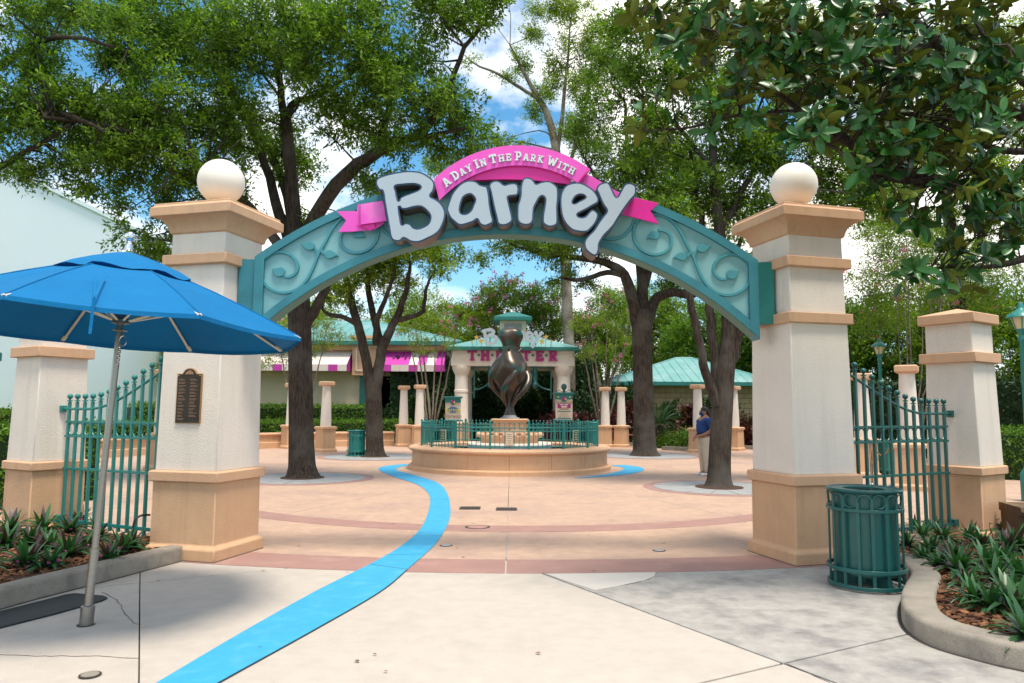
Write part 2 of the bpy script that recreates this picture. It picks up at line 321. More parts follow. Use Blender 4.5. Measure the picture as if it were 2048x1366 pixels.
def shape_mesh(name, polys, y_front, depth):
    """flat shape with holes in the x-z plane, thickened backwards from y_front"""
    cu = bpy.data.curves.new(name, 'CURVE'); cu.dimensions = '2D'; cu.fill_mode = 'BOTH'; cu.extrude = depth / 2
    for p in polys:
        sp = cu.splines.new('POLY'); sp.points.add(len(p) - 1); sp.use_cyclic_u = True
        for i, (x, z) in enumerate(p): sp.points[i].co = (x, z, 0, 1)
    o = bpy.data.objects.new(name, cu); me = bpy.data.meshes.new_from_object(o); me.name = name
    bpy.data.objects.remove(o); bpy.data.curves.remove(cu)
    n = len(me.vertices); co = np.empty(n * 3); me.vertices.foreach_get('co', co); co = co.reshape(-1, 3)
    new = np.stack([co[:, 0], y_front + depth / 2 - co[:, 2], co[:, 1]], 1); me.vertices.foreach_set('co', new.ravel())
    me.materials.clear(); me.update(); return me
def text_mesh(name, txt, size, extrude=.002):
    cu = bpy.data.curves.new(name, 'FONT'); cu.body = txt; cu.size = size; cu.align_x = 'CENTER'; cu.align_y = 'CENTER'; cu.extrude = extrude
    o = bpy.data.objects.new(name, cu); me = bpy.data.meshes.new_from_object(o); bpy.data.objects.remove(o); me.materials.clear()
    n = len(me.vertices); co = np.empty(n * 3); me.vertices.foreach_get('co', co); co = co.reshape(-1, 3)
    me.vertices.foreach_set('co', np.stack([co[:, 0], -co[:, 2], co[:, 1]], 1).ravel()); me.update(); return me
# slab-serif capitals as strokes in a unit-high box: (width, [polylines], [serif bars (x, y, w)])
def arc(cx, cy, rx, ry, a0, a1, n=8): return [(cx + rx * math.cos(math.radians(a0 + (a1 - a0) * i / n)), cy + ry * math.sin(math.radians(a0 + (a1 - a0) * i / n))) for i in range(n + 1)]
SL = dict(
    A=(.86, [[(.16, .0), (.40, 1.)], [(.70, .0), (.46, 1.)], [(.26, .32), (.60, .32)]], [(.16, .06, .34), (.70, .06, .34)]),
    D=(.84, [[(.22, 0), (.22, 1)], [(.22, .91), (.42, .91)] + arc(.42, .5, .27, .41, 90, -90)[1:] + [(.22, .09)]], [(.16, .06, .3), (.16, .94, .3)]),
    Y=(.86, [[(.14, 1.), (.43, .45)], [(.72, 1.), (.43, .45)], [(.43, .5), (.43, 0)]], [(.15, .94, .3), (.71, .94, .3), (.43, .06, .42)]),
    I=(.5, [[(.25, 0), (.25, 1)]], [(.25, .06, .46), (.25, .94, .46)]),
    N=(.92, [[(.2, 0), (.2, 1)], [(.2, 1), (.72, 0)], [(.72, 0), (.72, 1)]], [(.2, .06, .36), (.16, .94, .3), (.74, .94, .34)]),
    T=(.84, [[(.42, 0), (.42, 1)], [(.06, .92), (.78, .92)], [(.1, .7), (.1, .96)], [(.74, .7), (.74, .96)]], [(.42, .06, .44)]),
    H=(.92, [[(.22, 0), (.22, 1)], [(.70, 0), (.70, 1)], [(.22, .5), (.7, .5)]], [(.22, .06, .38), (.70, .06, .38), (.22, .94, .38), (.70, .94, .38)]),
    E=(.80, [[(.22, 0), (.22, 1)], [(.22, .92), (.72, .92)], [(.22, .08), (.72, .08)], [(.22, .51), (.52, .51)], [(.67, .7), (.67, .97)], [(.67, .03), (.67, .3)], [(.52, .4), (.52, .62)]], [(.14, .06, .24), (.14, .94, .24)]),
    P=(.78, [[(.22, 0), (.22, 1)], [(.22, .92), (.42, .92)] + arc(.42, .66, .22, .26, 90, -90)[1:] + [(.22, .4)]], [(.22, .06, .4), (.15, .94, .28)]),
    R=(.86, [[(.22, 0), (.22, 1)], [(.22, .92), (.42, .92)] + arc(.42, .68, .22, .24, 90, -90)[1:] + [(.22, .44)], [(.42, .44), (.66, .04)]], [(.22, .06, .38), (.15, .94, .28), (.72, .06, .24)]),
    K=(.90, [[(.22, 0), (.22, 1)], [(.24, .45), (.66, .96)], [(.36, .55), (.70, .04)]], [(.22, .06, .38), (.22, .94, .38), (.68, .94, .34), (.72, .06, .34)]),
    W=(1.16, [[(.14, 1), (.36, 0)], [(.36, 0), (.58, .8)], [(.58, .8), (.80, 0)], [(.80, 0), (1.02, 1)]], [(.15, .94, .32), (1.0, .94, .32)]))
def stroke_poly(pl, t):
    n = len(pl); L = []; R = []
    for i in range(n):
        a = pl[max(i - 1, 0)]; b = pl[min(i + 1, n - 1)]; dx, dy = b[0] - a[0], b[1] - a[1]; l = math.hypot(dx, dy)
        nx, ny = -dy / l * t / 2, dx / l * t / 2; L.append((pl[i][0] + nx, pl[i][1] + ny)); R.append((pl[i][0] - nx, pl[i][1] - ny))
    return L, R
def slab_letter(ch, h, depth, t=.2, sf=.13):
    """mesh of one capital, x-z plane, centred on its width, baseline z = 0, front towards -y"""
    w, pls, sers = SL[ch]; mb = MB(); k = 0
    for pl in pls:
        L, R = stroke_poly(pl, t); d = depth + .0006 * k; k += 1; n = len(L)
        ring = []
        for i in range(n):
            ring.append([((L[i][0] - w / 2) * h, -d, L[i][1] * h), ((R[i][0] - w / 2) * h, -d, R[i][1] * h), ((R[i][0] - w / 2) * h, 0, R[i][1] * h), ((L[i][0] - w / 2) * h, 0, L[i][1] * h)])
        mb.loft(ring)
    for x, y, sw in sers:
        d = depth + .0006 * k; k += 1
        mb.box(((x - w / 2) * h, -d / 2, y * h), (sw * h, d, sf * h))
    return mb, w * h
# ================================================================== SETTING: ground and paving
CX, CY = -.05, 20.7
def struct(o): o['kind'] = 'structure'; return o
ground = struct(MB().box((0, 150, -.16), (900, 900, .2)).build('ground', M['grass']))
under = struct(MB().prism([(-12, -4), (12, -4), (12, 13), (16, 24), (16, 36), (-16, 36), (-16, 24), (-12, 13)], -.058, -.03).build('paving_bed', M['joint']))
# foreground slabs: a grid turned about 29 degrees
dn = Vector((.872, .489)); dd = Vector((.489, -.872))
pav = thing('pavement', 'pale concrete walkway slabs in front of the gateway', 'pavement', (0, 5, 0)); pav['kind'] = 'structure'
ncuts = [-10, -6.51, -3.04, .427, 3.897, 7.37, 11]; dcuts = [-14, -10.9, -7.72, -3.384, .09, 3.56, 8]
def nline(v, y):                          # x of the lengthwise joint v at depth y; the joint by the umbrella runs a little off the grid
    if abs(v - .427) < .02: return -3.516 + (7.143 - y) * (1.347 / 2.684) + (v - .427) / .872
    return (v - .489 * y) / .872
def cross(v, d):
    y = 5.
    for _ in range(30): x = nline(v, y); y = (.489 * x - d) / .872
    return Vector((nline(v, y), y))
for i in range(len(ncuts) - 1):
    for j in range(len(dcuts) - 1):
        g = .010
        cs = [cross(a, b) for a, b in ((ncuts[i] + (.004 if i == 3 else g), dcuts[j] + g), (ncuts[i + 1] - (.004 if i == 2 else g), dcuts[j] + g), (ncuts[i + 1] - (.004 if i == 2 else g), dcuts[j + 1] - g), (ncuts[i] + (.004 if i == 3 else g), dcuts[j + 1] - g))]
        if min(c.y for c in cs) > 11 or max(c.y for c in cs) < -3: continue
        grey = (i >= 4)
        MB().prism([(c.x, c.y) for c in cs], -.05, 0).build('slab', M['conc2' if grey else 'conc'], pav, True, bevel=.004, seg=1)
pp = [(1092, 1148), (1190, 1147), (1312, 1145), (1308, 1153), (1290, 1161), (1240, 1172), (1190, 1181), (1130, 1162)]
MB().prism([tuple(G(*p)[:2]) for p in pp], .001, .004).build('patch', M['patch'], pav, True)
def strip(poly, w, z, th=.002):
    L = []; R = []; n = len(poly); ws = w if isinstance(w, list) else [w] * n
    for i in range(n):
        a = poly[max(i - 1, 0)]; b = poly[min(i + 1, n - 1)]; dx, dy = b[0] - a[0], b[1] - a[1]; l = math.hypot(dx, dy) + 1e-9
        L.append((poly[i][0] - dy / l * ws[i] / 2, poly[i][1] + dx / l * ws[i] / 2)); R.append((poly[i][0] + dy / l * ws[i] / 2, poly[i][1] - dx / l * ws[i] / 2))
    mb = MB(); mb.loft([[(*L[i], z), (*R[i], z), (*R[i], z - th), (*L[i], z - th)] for i in range(n)]); return mb
def crack(px, w=.0035, jit=.010):
    pts = [G(*p) for p in px]; out = []
    for a, b in zip(pts[:-1], pts[1:]):
        m = 6
        for k in range(m): q = a.lerp(b, k / m); out.append((q.x + random.uniform(-jit, jit), q.y + random.uniform(-jit, jit)))
    out.append((pts[-1].x, pts[-1].y)); strip(out, [random.uniform(.4, 1.2) * w for _ in out], .003).build('crack', M['joint'], pav, True)
crack([(0, 1309), (90, 1313), (180, 1312), (278, 1317)]); crack([(205, 1185), (232, 1200), (250, 1225), (268, 1247)], .005); crack([(268, 1247), (280, 1250)], .004)
crack([(1575, 1328), (1660, 1366)], .005, .004); crack([(1312, 1145), (1300, 1158), (1270, 1166), (1240, 1172)], .004)
# the round plaza: sector slabs, rose edge band, rose inner band
plz = thing('plaza_floor', 'round plaza floor of tan concrete with rose bands', 'plaza', (CX, CY, 0)); plz['kind'] = 'structure'
def sector(r0, r1, a0, a1, z0, z1, n=10, gap=.004):
    pts = []
    for k in range(n + 1):
        a = a0 + (a1 - a0) * k / n; pts.append((CX + r1 * math.cos(a), CY + r1 * math.sin(a)))
    for k in range(n, -1, -1):
        a = a0 + (a1 - a0) * k / n; pts.append((CX + r0 * math.cos(a), CY + r0 * math.sin(a)))
    return MB().prism(pts, z0, z1)
nsec = 18
for k in range(nsec):
    a0 = -math.pi / 2 + 2 * math.pi * k / nsec; a1 = a0 + 2 * math.pi / nsec
    g = .0006
    sector(2.4, 7.4, a0 + g, a1 - g, -.05, .004).build('slab', M['tan'], plz, True)
    sector(7.406, 12.642, a0 + g, a1 - g, -.05, .0042).build('slab', M['tan'], plz, True)
    if math.sin((a0 + a1) / 2) < .1:
        sector(12.65, 13.3, a0 + g, a1 - g, -.05, .0044).build('border_slab', M['rose'], plz, True)
    if math.sin((a0 + a1) / 2) > -.5:
        sector(12.65 if math.sin((a0 + a1) / 2) >= .1 else 13.31, 16.5, a0 + g, a1 - g, -.05, .0042).build('slab', M['tan'], plz, True)
def arcband(cx, cy0, R0, cyb, R1, a0, a1, n=40):
    mb = MB(); rings = []
    for k in range(n + 1):
        a = a0 + (a1 - a0) * k / n; o = (cx + R0 * math.sin(a), cy0 - R0 * math.cos(a)); i = (cx + R1 * math.sin(a), cyb - R1 * math.cos(a))
        rings.append([(*o, .0078), (*i, .0078), (*i, .0044), (*o, .0044)])
    return mb.loft(rings)
arcband(-.05, 16.2, 6.36, 16.62, 6.26, -1.25, 1.25).build('rose_band', M['rose'], plz, True)
# tree pits
def pit(c, r, name='tree_pit'):
    t = thing(name, '', 'tree pit', (c[0], c[1], 0)); 
    MB().lathe([(r + .22, .004), (r + .22, .0095)], 48).build('rose_ring', M['rose'], t)
    for k in range(16):
        a0 = 2 * math.pi * k / 16 + .012; a1 = 2 * math.pi * (k + 1) / 16 - .012
        pts = [(r * math.cos(a0 + (a1 - a0) * i / 5), r * math.sin(a0 + (a1 - a0) * i / 5)) for i in range(6)] + [(.45 * math.cos(a1 - (a1 - a0) * i / 3), .45 * math.sin(a1 - (a1 - a0) * i / 3)) for i in range(4)]
        MB().prism(pts, .0096, .016).build('wedge_slab', M['pitstone'], t)
    MB().lathe([(.5, .010), (.49, .03), (.3, .05)], 20).build('mulch_ring', M['soil'], t, smooth=True)
    return t
T1 = (-4.83, 17.2); T2 = (-4.60, 25.0); T3 = (4.82, 26.4); T4 = (4.36, 15.6)
for c, r, lb in ((T1, 1.42, 'grey round paved tree pit under the thick trunk by the left gate pillar'), (T2, 1.7, 'grey round paved tree pit under the forked trunk beside a slatted bin'), (T3, 1.7, 'grey round paved tree pit under the tall oak before the teal-roofed building'), (T4, 1.35, 'grey round paved tree pit under the oak the person stands behind')):
    t = pit(c, r); tag(t, lb)
# blue painted line
SLp = [(250, 1406), (318, 1366), (500, 1258), (640, 1180), (740, 1130), (800, 1095), (840, 1060), (858, 1020), (858, 990), (835, 970), (790, 955), (757, 940), (770, 933), (812, 928.5)]
SRp = [(372, 1406), (440, 1366), (640, 1255), (760, 1185), (815, 1140), (870, 1090), (895, 1050), (901, 1020), (893, 985), (872, 965), (825, 950), (795, 942), (796, 936), (818, 931)]
Lw = catmull([tuple(G(*p)[:2]) for p in SLp], 6, False); Rw = catmull([tuple(G(*p)[:2]) for p in SRp], 6, False)
bl = MB(); bl.loft([[(*Lw[i], .0125), (*Rw[i], .0125), (*Rw[i], .009), (*Lw[i], .009)] for i in range(len(Lw))])
tag(bl.build('painted_line', M['blue']), 'wide bright blue line painted in a curve through the gateway to the fountain', 'painted line')
strip([q for q in Rw if 3.5 < q[1] < 7.6], .011, .0045, .003).build('saw_cut', M['joint'], pav, True); strip([q for q in Lw if 3.5 < q[1] < 7.6], .007, .0045, .003).build('saw_cut', M['joint'], pav, True)
for pa, pb in (((741, 1131), (815, 1141)), ((770, 1112), (850, 1110)), ((826, 1072), (884, 1073)), ((858, 1000), (898, 1000))): a, b = G(*pa), G(*pb); strip([(a.x, a.y), (b.x, b.y)], .010, .0131, .0004).build('stripe_joint', M['joint'], pav, True)
pts = [G(*p) for p in ((1150, 957), (1200, 953), (1240, 948), (1266, 941), (1262, 935), (1232, 931))]
pp = catmull([(p.x, p.y) for p in pts], 6, False)
tag(strip(pp, [.05 + .5 * min(1, i / 14) for i in range(len(pp))], .0125, .0035).build('painted_line', M['blue']), 'short tapering end of blue line right beside the fountain wall', 'painted line')
# floor fittings
for (px, py, lb) in ((940, 1017, 'square iron drain grate in the plaza nearest the blue line'), (1013, 1019, 'square iron drain grate in the plaza on the centre joint')):
    c = G(px, py); t = thing('drain_grate', lb, 'drain', (c.x, c.y, .004))
    MB().box((0, 0, .004), (.34, .34, .006)).build('frame', M['iron'], t)
    for k in range(7): MB().box((-.13 + k * .043, 0, .0105), (.02, .28, .006)).build('slat', M['joint'], t)
for (px, py, m, r, lb) in ((180, 1352, 'kerb', .05, 'small round metal cap let into the concrete below the umbrella'), (892, 1092, 'pitstone', .06, 'small pale round cap in the plaza beside the blue line'), (1318, 1102, 'pitstone', .06, 'small pale round cap in the plaza near the right gate pillar'), (955, 1055, 'rose', .14, 'dull round cover on the rose band of the plaza')):
    c = G(px, py); t = thing('utility_cover', lb, 'cover', (c.x, c.y, .008))
    MB().lathe([(r, 0), (r, .004), (r * .85, .005)], 20).build('disc', M[m], t); MB().lathe([(r * 1.25, -.003), (r * 1.25, .0015)], 20).build('rim', M['iron'], t)
# planting beds and kerbs
def kerb(name, label, outer, width, h, side, parent=None):
    pts = catmull(outer, 5, False); L = []; n = len(pts); mb = MB(); rings = []
    for i in range(n):
        a = pts[max(i - 1, 0)]; b = pts[min(i + 1, n - 1)]; dx, dy = b[0] - a[0], b[1] - a[1]; l = math.hypot(dx, dy); nx, ny = -dy / l * side, dx / l * side
        def q(o, z): return (pts[i][0] + nx * o, pts[i][1] + ny * o, z)
        rings.append([q(0, -.02), q(.006, h - .03), q(.014, h - .01), q(.035, h), q(width - .02, h), q(width, h - .02), q(width, -.02)])
    mb.loft(rings); return tag(mb.build(name, M['kerb'], None, smooth=True, ang=50), label, 'kerb')
kerb('kerb', 'low straight concrete kerb of the planting bed by the umbrella', [(-3.44, 7.93), (-3.60, 7.45), (-3.80, 6.83), (-3.98, 6.30), (-4.10, 5.85), (-4.45, 4.7), (-4.9, 3.2)], .2, .155, -1)
KR = [(4.0, 7.78), (3.83, 7.33), (3.66, 6.90), (3.40, 6.50), (3.19, 6.17), (3.0, 5.80), (2.90, 5.5), (2.90, 5.20), (3.04, 4.93), (3.24, 4.70), (3.7, 4.3), (4.4, 3.8), (5.4, 3.2)]
kerb('kerb', 'low curving concrete kerb of the planting bed by the round bin', KR, .25, .15, 1)
strip(catmull(KR, 5, False), .05, .0046, .004).build('expansion_joint', M['joint'], pav, True); strip(catmull([(-3.44, 7.93), (-3.60, 7.45), (-3.80, 6.83), (-3.98, 6.30), (-4.10, 5.85), (-4.45, 4.7), (-4.9, 3.2)], 5, False), .03, .0046, .004).build('expansion_joint', M['joint'], pav, True)
bedL = struct(MB().prism([(-3.75, 7.9), (-3.9, 7.3), (-4.1, 6.6), (-4.3, 5.85), (-4.65, 4.7), (-5.0, 3.2), (-10, 3.2), (-10, 9.7), (-6.1, 9.55), (-3.9, 8.55)], -.03, .105).build('mulch_bed', M['soil']))
bedR = struct(MB().prism([(4.05, 7.8), (3.95, 7.3), (3.8, 6.8), (3.5, 6.4), (3.28, 6.1), (3.12, 5.75), (3.05, 5.45), (3.07, 5.3), (3.2, 5.05), (3.4, 4.85), (3.9, 4.45), (5.5, 3.4), (10, 3.4), (10, 9.2), (6.0, 9.1), (4.2, 8.5)], -.03, .10).build('mulch_bed', M['soil']))
def inpoly(x, y, poly):
    c = False; n = len(poly)
    for i in range(n):
        x0, y0 = poly[i]; x1, y1 = poly[(i + 1) % n]
        if (y0 > y) != (y1 > y) and x < (x1 - x0) * (y - y0) / (y1 - y0) + x0: c = not c
    return c
def chips(name, label, poly, n, z, box):
    mb = MB(); k = 0
    while k < n:
        x = random.uniform(*box[:2]); y = random.uniform(*box[2:])
        if not inpoly(x, y, poly): continue
        s = random.uniform(.5, 1.3); mb.box((x, y, z + random.uniform(-.002, .022)), (.065 * s, .026 * s, .012 * s), random.uniform(0, 6.28), random.uniform(-.5, .5), random.uniform(-.5, .5)); k += 1
    return tag(mb.build(name, M['chip']), label, 'mulch', kind='stuff')
chips('bark_mulch', 'brown bark chips covering the bed by the umbrella', [(-3.68, 7.95), (-4.3, 5.9), (-4.6, 4.7), (-8, 4.7), (-8, 9.6), (-6.1, 9.5), (-3.8, 8.5)], 7000, .108, (-8, -3.6, 4.6, 9.6))
chips('bark_mulch', 'brown bark chips covering the bed by the round bin', [(4.0, 7.7), (3.9, 7.2), (3.55, 6.5), (3.22, 6.05), (3.14, 5.6), (3.2, 5.2), (3.5, 4.95), (5.5, 3.9), (8.5, 4), (8.5, 9), (6, 9), (4.1, 8.4)], 8000, .104, (3, 8.5, 3.9, 9))
# ================================================================== GATEWAY
PL = (-3.39, 8.327, math.radians(-15.15)); PR = (3.267, 8.33, math.radians(15.15))
def gate_pillar(x, y, rz, label):
    t = thing('gate_pillar', label, 'pillar', (x, y, 0), rz, 'tall cream pillars carrying the arch')
    MB().square([(.892, .0), (.892, .0065)]).build('base_joint_shade', M['joint'], t)  # dark foot line: joint gap and contact shadow drawn as colour
    b = MB().square([(.875, 0), (.875, .125), (.80, .16), (.795, .82)]); b.build('base', M['peach'], t, bevel=.012)
    MB().square([(.80, .818), (.865, .819), (.868, .925), (.79, .935)]).build('ledge', M['cap'], t, bevel=.01)
    MB().square([(.772, .93), (.73, 2.57)]).build('shaft', M['cream'], t, bevel=.012)
    MB().square([(.818, 2.562), (.818, 2.678)]).build('band', M['cap'], t, bevel=.01)
    MB().square([(.715, 2.67), (.70, 3.19)]).build('shaft', M['cream'], t, bevel=.012)
    MB().square([(.823, 3.18), (.823, 3.295)]).build('band', M['cap'], t, bevel=.01)
    MB().square([(.695, 3.29), (.69, 3.56)]).build('shaft', M['cream'], t, bevel=.012)
    c = MB().square([(.70, 3.535), (.735, 3.55), (.745, 3.585), (.79, 3.64), (.87, 3.685), (.965, 3.71), (1.029, 3.713), (1.029, 3.815), (1.0, 3.823), (.97, 3.835), (.97, 3.86)]); c.build('cap', M['cap'], t, bevel=.006)
    bl = MB().sphere((0, 0, 4.22), .262, 40, 24).build('ball', M['ball'], t, smooth=True)
    MB().lathe([(.2, 3.855), (.2, 3.9), (.14, 3.93), (.12, 4.0)], 24).build('neck', M['cap'], bl, smooth=True)
    return t
pilL = gate_pillar(*PL, 'tall tapering cream pillar with globe top and a bronze plaque on its front')
pilR = gate_pillar(*PR, 'tall tapering cream pillar with globe top standing behind the round bin')
def outer_pillar(x, y, rz, label):
    t = thing('fence_pillar', label, 'pillar', (x, y, 0), rz, 'shorter cream pillars at the fence ends')
    MB().square([(.70, 0), (.70, .12), (.655, .15), (.65, .83)]).build('base', M['peach'], t, bevel=.012)
    MB().square([(.66, .824), (.715, .826), (.715, .925), (.65, .935)]).build('ledge', M['cap'], t, bevel=.01)
    MB().square([(.64, .93), (.585, 2.25)]).build('shaft', M['cream'], t, bevel=.012)
    MB().square([(.70, 2.235), (.70, 2.365)]).build('band', M['cap'], t, bevel=.01)
    MB().square([(.575, 2.36), (.57, 2.75)]).build('shaft', M['cream'], t, bevel=.012)
    MB().square([(.70, 2.741), (.70, 2.866), (.02, 2.96)]).build('cap', M['cap'], t, bevel=.01)
    return t
OL = (-5.97, 9.53, math.radians(-31)); OR = (5.87, 9.6, math.radians(34))
outer_pillar(*OL, 'shorter cream pillar with flat band behind the blue umbrella'); outer_pillar(*OR, 'shorter cream pillar with low pyramid cap beside the dark low wall')
# bronze plaque on the left pillar front face (local front = -y)
def plaque():
    z0, z1 = 1.44, 2.02; tilt = math.atan((.772 - .73) / 2 / 1.64)
    t = thing('bronze_plaque', 'dark bronze plaque with arched top and two columns of raised text', 'plaque', (0, 0, 0))
    w = .315; pts = [(-w / 2, 0), (w / 2, 0), (w / 2, .535), (.095, .535)] + [(.085 * math.cos(math.radians(a)), .535 + .06 * math.sin(math.radians(a))) for a in range(15, 170, 15)] + [(-.095, .535), (-w / 2, .535)]
    MB().wall(inset(pts, 0.0), -.02, .004).build('border', M['gilt'], t, bevel=.003)
    MB().wall(inset(pts, .011), -.0222, -.0195).build('field', M['plaquebronze'], t)
    mb = MB()
    for colx in (-.075, .07):
        z = .475
        for k in range(13 if colx < 0 else 12):
            for j in range(2):
                l = random.uniform(.05, .10); mb.box((colx - .055 + l / 2, -.0228, z), (l, .0022, .0045)); z -= .0115
            z -= .0125
    mb.build('inscription', M['brown'], t)['kind'] = 'stuff'
    mb = MB(); mb.wall([(-.05, .525), (.05, .525), (.05, .545), (.025, .558), (0, .572), (-.025, .558), (-.05, .545)], -.026, -.02); mb.build('crest', M['brown'], t, bevel=.002)
    for x in (-.135, .135): MB().sphere((x, -.024, .512), .010, 10, 6).build('rivet', M['gilt'], t, smooth=True)
    R = Matrix.Translation((PL[0], PL[1], 0)) @ Matrix.Rotation(PL[2], 4, 'Z') @ Matrix.Translation((.005, -.378, z0)) @ Matrix.Rotation(-tilt, 4, 'X')
    t.location = R.to_translation(); t.rotation_euler = R.to_euler()
plaque()
# ------------------------------------------------------------------ arch sign
AY0, AY1 = 8.05, 8.31; ACX, ACZ = -.075, -.398; RO_, RI_ = 4.625, 3.96; XL, XR = -2.87, 2.735
arch = thing('arch_sign', 'curved teal arch sign spanning two pillars with big bubble lettering and pink ribbon', 'arch sign', (ACX, 8.18, 2.5))
def arcpts(R, x0, x1, n=48):
    a0 = math.acos(max(-1, min(1, (x0 - ACX) / R))); a1 = math.acos(max(-1, min(1, (x1 - ACX) / R)))
    return [(ACX + R * math.cos(a0 + (a1 - a0) * k / n), ACZ + R * math.sin(a0 + (a1 - a0) * k / n)) for k in range(n + 1)]
def bandloft(A, B, y0, y1): return MB().loft([[(a[0], y0, a[1]), (b[0], y0, b[1]), (b[0], y1, b[1]), (a[0], y1, a[1])] for a, b in zip(A, B)])
bandloft(arcpts(RO_ - .03, XL + .02, XR - .02), arcpts(RI_ + .03, XL + .02, XR - .02), AY0 + .045, AY1 - .045).build('panel', M['archpanel'], arch, True)
bandloft(arcpts(RO_, XL, XR), arcpts(RO_ - .085, XL, XR), AY0, AY1).build('top_rim', M['archframe'], arch, True, smooth=True)
bandloft(arcpts(RI_ + .085, XL, XR), arcpts(RI_, XL, XR), AY0, AY1).build('bottom_rim', M['archframe'], arch, True, smooth=True)
zlo = lambda x, R: ACZ + math.sqrt(R * R - (x - ACX) ** 2)
bandloft(arcpts(RI_ - .001, XL + .05, XR - .05), arcpts(RI_ - .005, XL + .05, XR - .05), AY0 + .012, AY1 - .012).build('soffit', M['archsoffit'], arch, True)
for x0, x1, s in ((XL, XL + .105, -1), (XR - .105, XR, 1)):
    xo = x0 if s < 0 else x1
    MB().wall([(x0, zlo(x0, RI_) + (.0 if s > 0 else 0)), (x1, zlo(x1, RI_)), (x1, zlo(x1, RO_) - .002), (x0, zlo(x0, RO_) - .002)], AY0 - .004, AY1 + .004).build('end_post', M['archframe'], arch, True, bevel=.006)
for s, xa, xb in ((-1, XL - .19, XL - .002), (1, XR + .002, XR + .19)):
    MB().box(((xa + xb) / 2, 8.20, (2.57 + 3.27) / 2), (xb - xa, .20, .70)).build('bracket', M['teal'] if s > 0 else M['archframe'], arch, True, bevel=.006)
# scroll ornament, traced for the right half in a 4.879x enlargement at (1230, 390); the left half mirrors it
def z7(p): q = D(1230 + p[0] / 4.879, 390 + p[1] / 4.879, AY0 + .03); return (q.x, q.z)
S_main = [(425, 345), (470, 345), (530, 380), (552, 440), (540, 505), (490, 557), (420, 580), (340, 575), (260, 535), (200, 460), (180, 380), (195, 300), (235, 245), (310, 200), (400, 190), (490, 215), (570, 270), (640, 360), (700, 480), (760, 590), (810, 720), (870, 840), (950, 930), (1040, 970), (1130, 975), (1220, 945), (1290, 880), (1320, 790), (1310, 700), (1260, 630), (1190, 590), (1110, 580), (1030, 610), (975, 670), (962, 740), (1000, 800), (1060, 825), (1100, 805)]
S_b1 = [(738, 545), (725, 575), (700, 598)]; S_b2 = [(772, 600), (780, 565), (803, 540)]; S_in = [(-120, 420), (-40, 428), (50, 415), (120, 365), (165, 300), (185, 240)]
def leafpoly(base, tip, w):
    bx, by = base; tx, ty = tip; dx, dy = tx - bx, ty - by; nx, ny = -dy, dx
    out = []
    for t, k in ((0, 0), (.12, .62), (.35, 1.), (.6, .85), (.85, .35), (1, 0)): out.append((bx + dx * t + nx * w * k, by + dy * t + ny * w * k))
    for t, k in ((.85, .05), (.6, -.55), (.35, -1.), (.12, -.75)): out.append((bx + dx * t + nx * w * k, by + dy * t + ny * w * k))
    return out
leaves2 = [leafpoly((1092, 800), (1210, 733), .36), leafpoly((700, 592), (563, 618), .3), leafpoly((798, 535), (930, 493), .3), leafpoly((425, 368), (305, 437), .33)]
mirx = 2 * ACX
for mir in (False, True):
    mf = (lambda q: (mirx - q[0] , q[1])) if mir else (lambda q: q)
    for k, pl in enumerate((S_main, S_b1, S_b2, S_in)):
        pts = [mf(z7(p)) for p in catmull(pl, 4, False)]; L, R = stroke_poly(pts, .037)
        yb = AY0 + .044; yf = AY0 + .018 + .002 * k
        MB().loft([[(L[i][0], yb, L[i][1]), (L[i][0] * .85 + R[i][0] * .15, yf, L[i][1] * .85 + R[i][1] * .15), (L[i][0] * .15 + R[i][0] * .85, yf, L[i][1] * .15 + R[i][1] * .85), (R[i][0], yb, R[i][1])] for i in range(len(L))]).build('scroll', M['scroll'], arch, True, smooth=True)
    for lp in leaves2:
        poly = [mf(z7(p)) for p in catmull(lp, 3)]; MB().wall(poly, AY0 + .010, AY0 + .044).build('scroll_leaf', M['scroll'], arch, True, bevel=.006)
    q = mf(z7((188, 300))); MB().box((q[0], AY0 + .025, q[1]), (.045, .045, .03), 0, 0, .3 if mir else -.3).build('scroll_clip', M['scroll'], arch, True, bevel=.004)
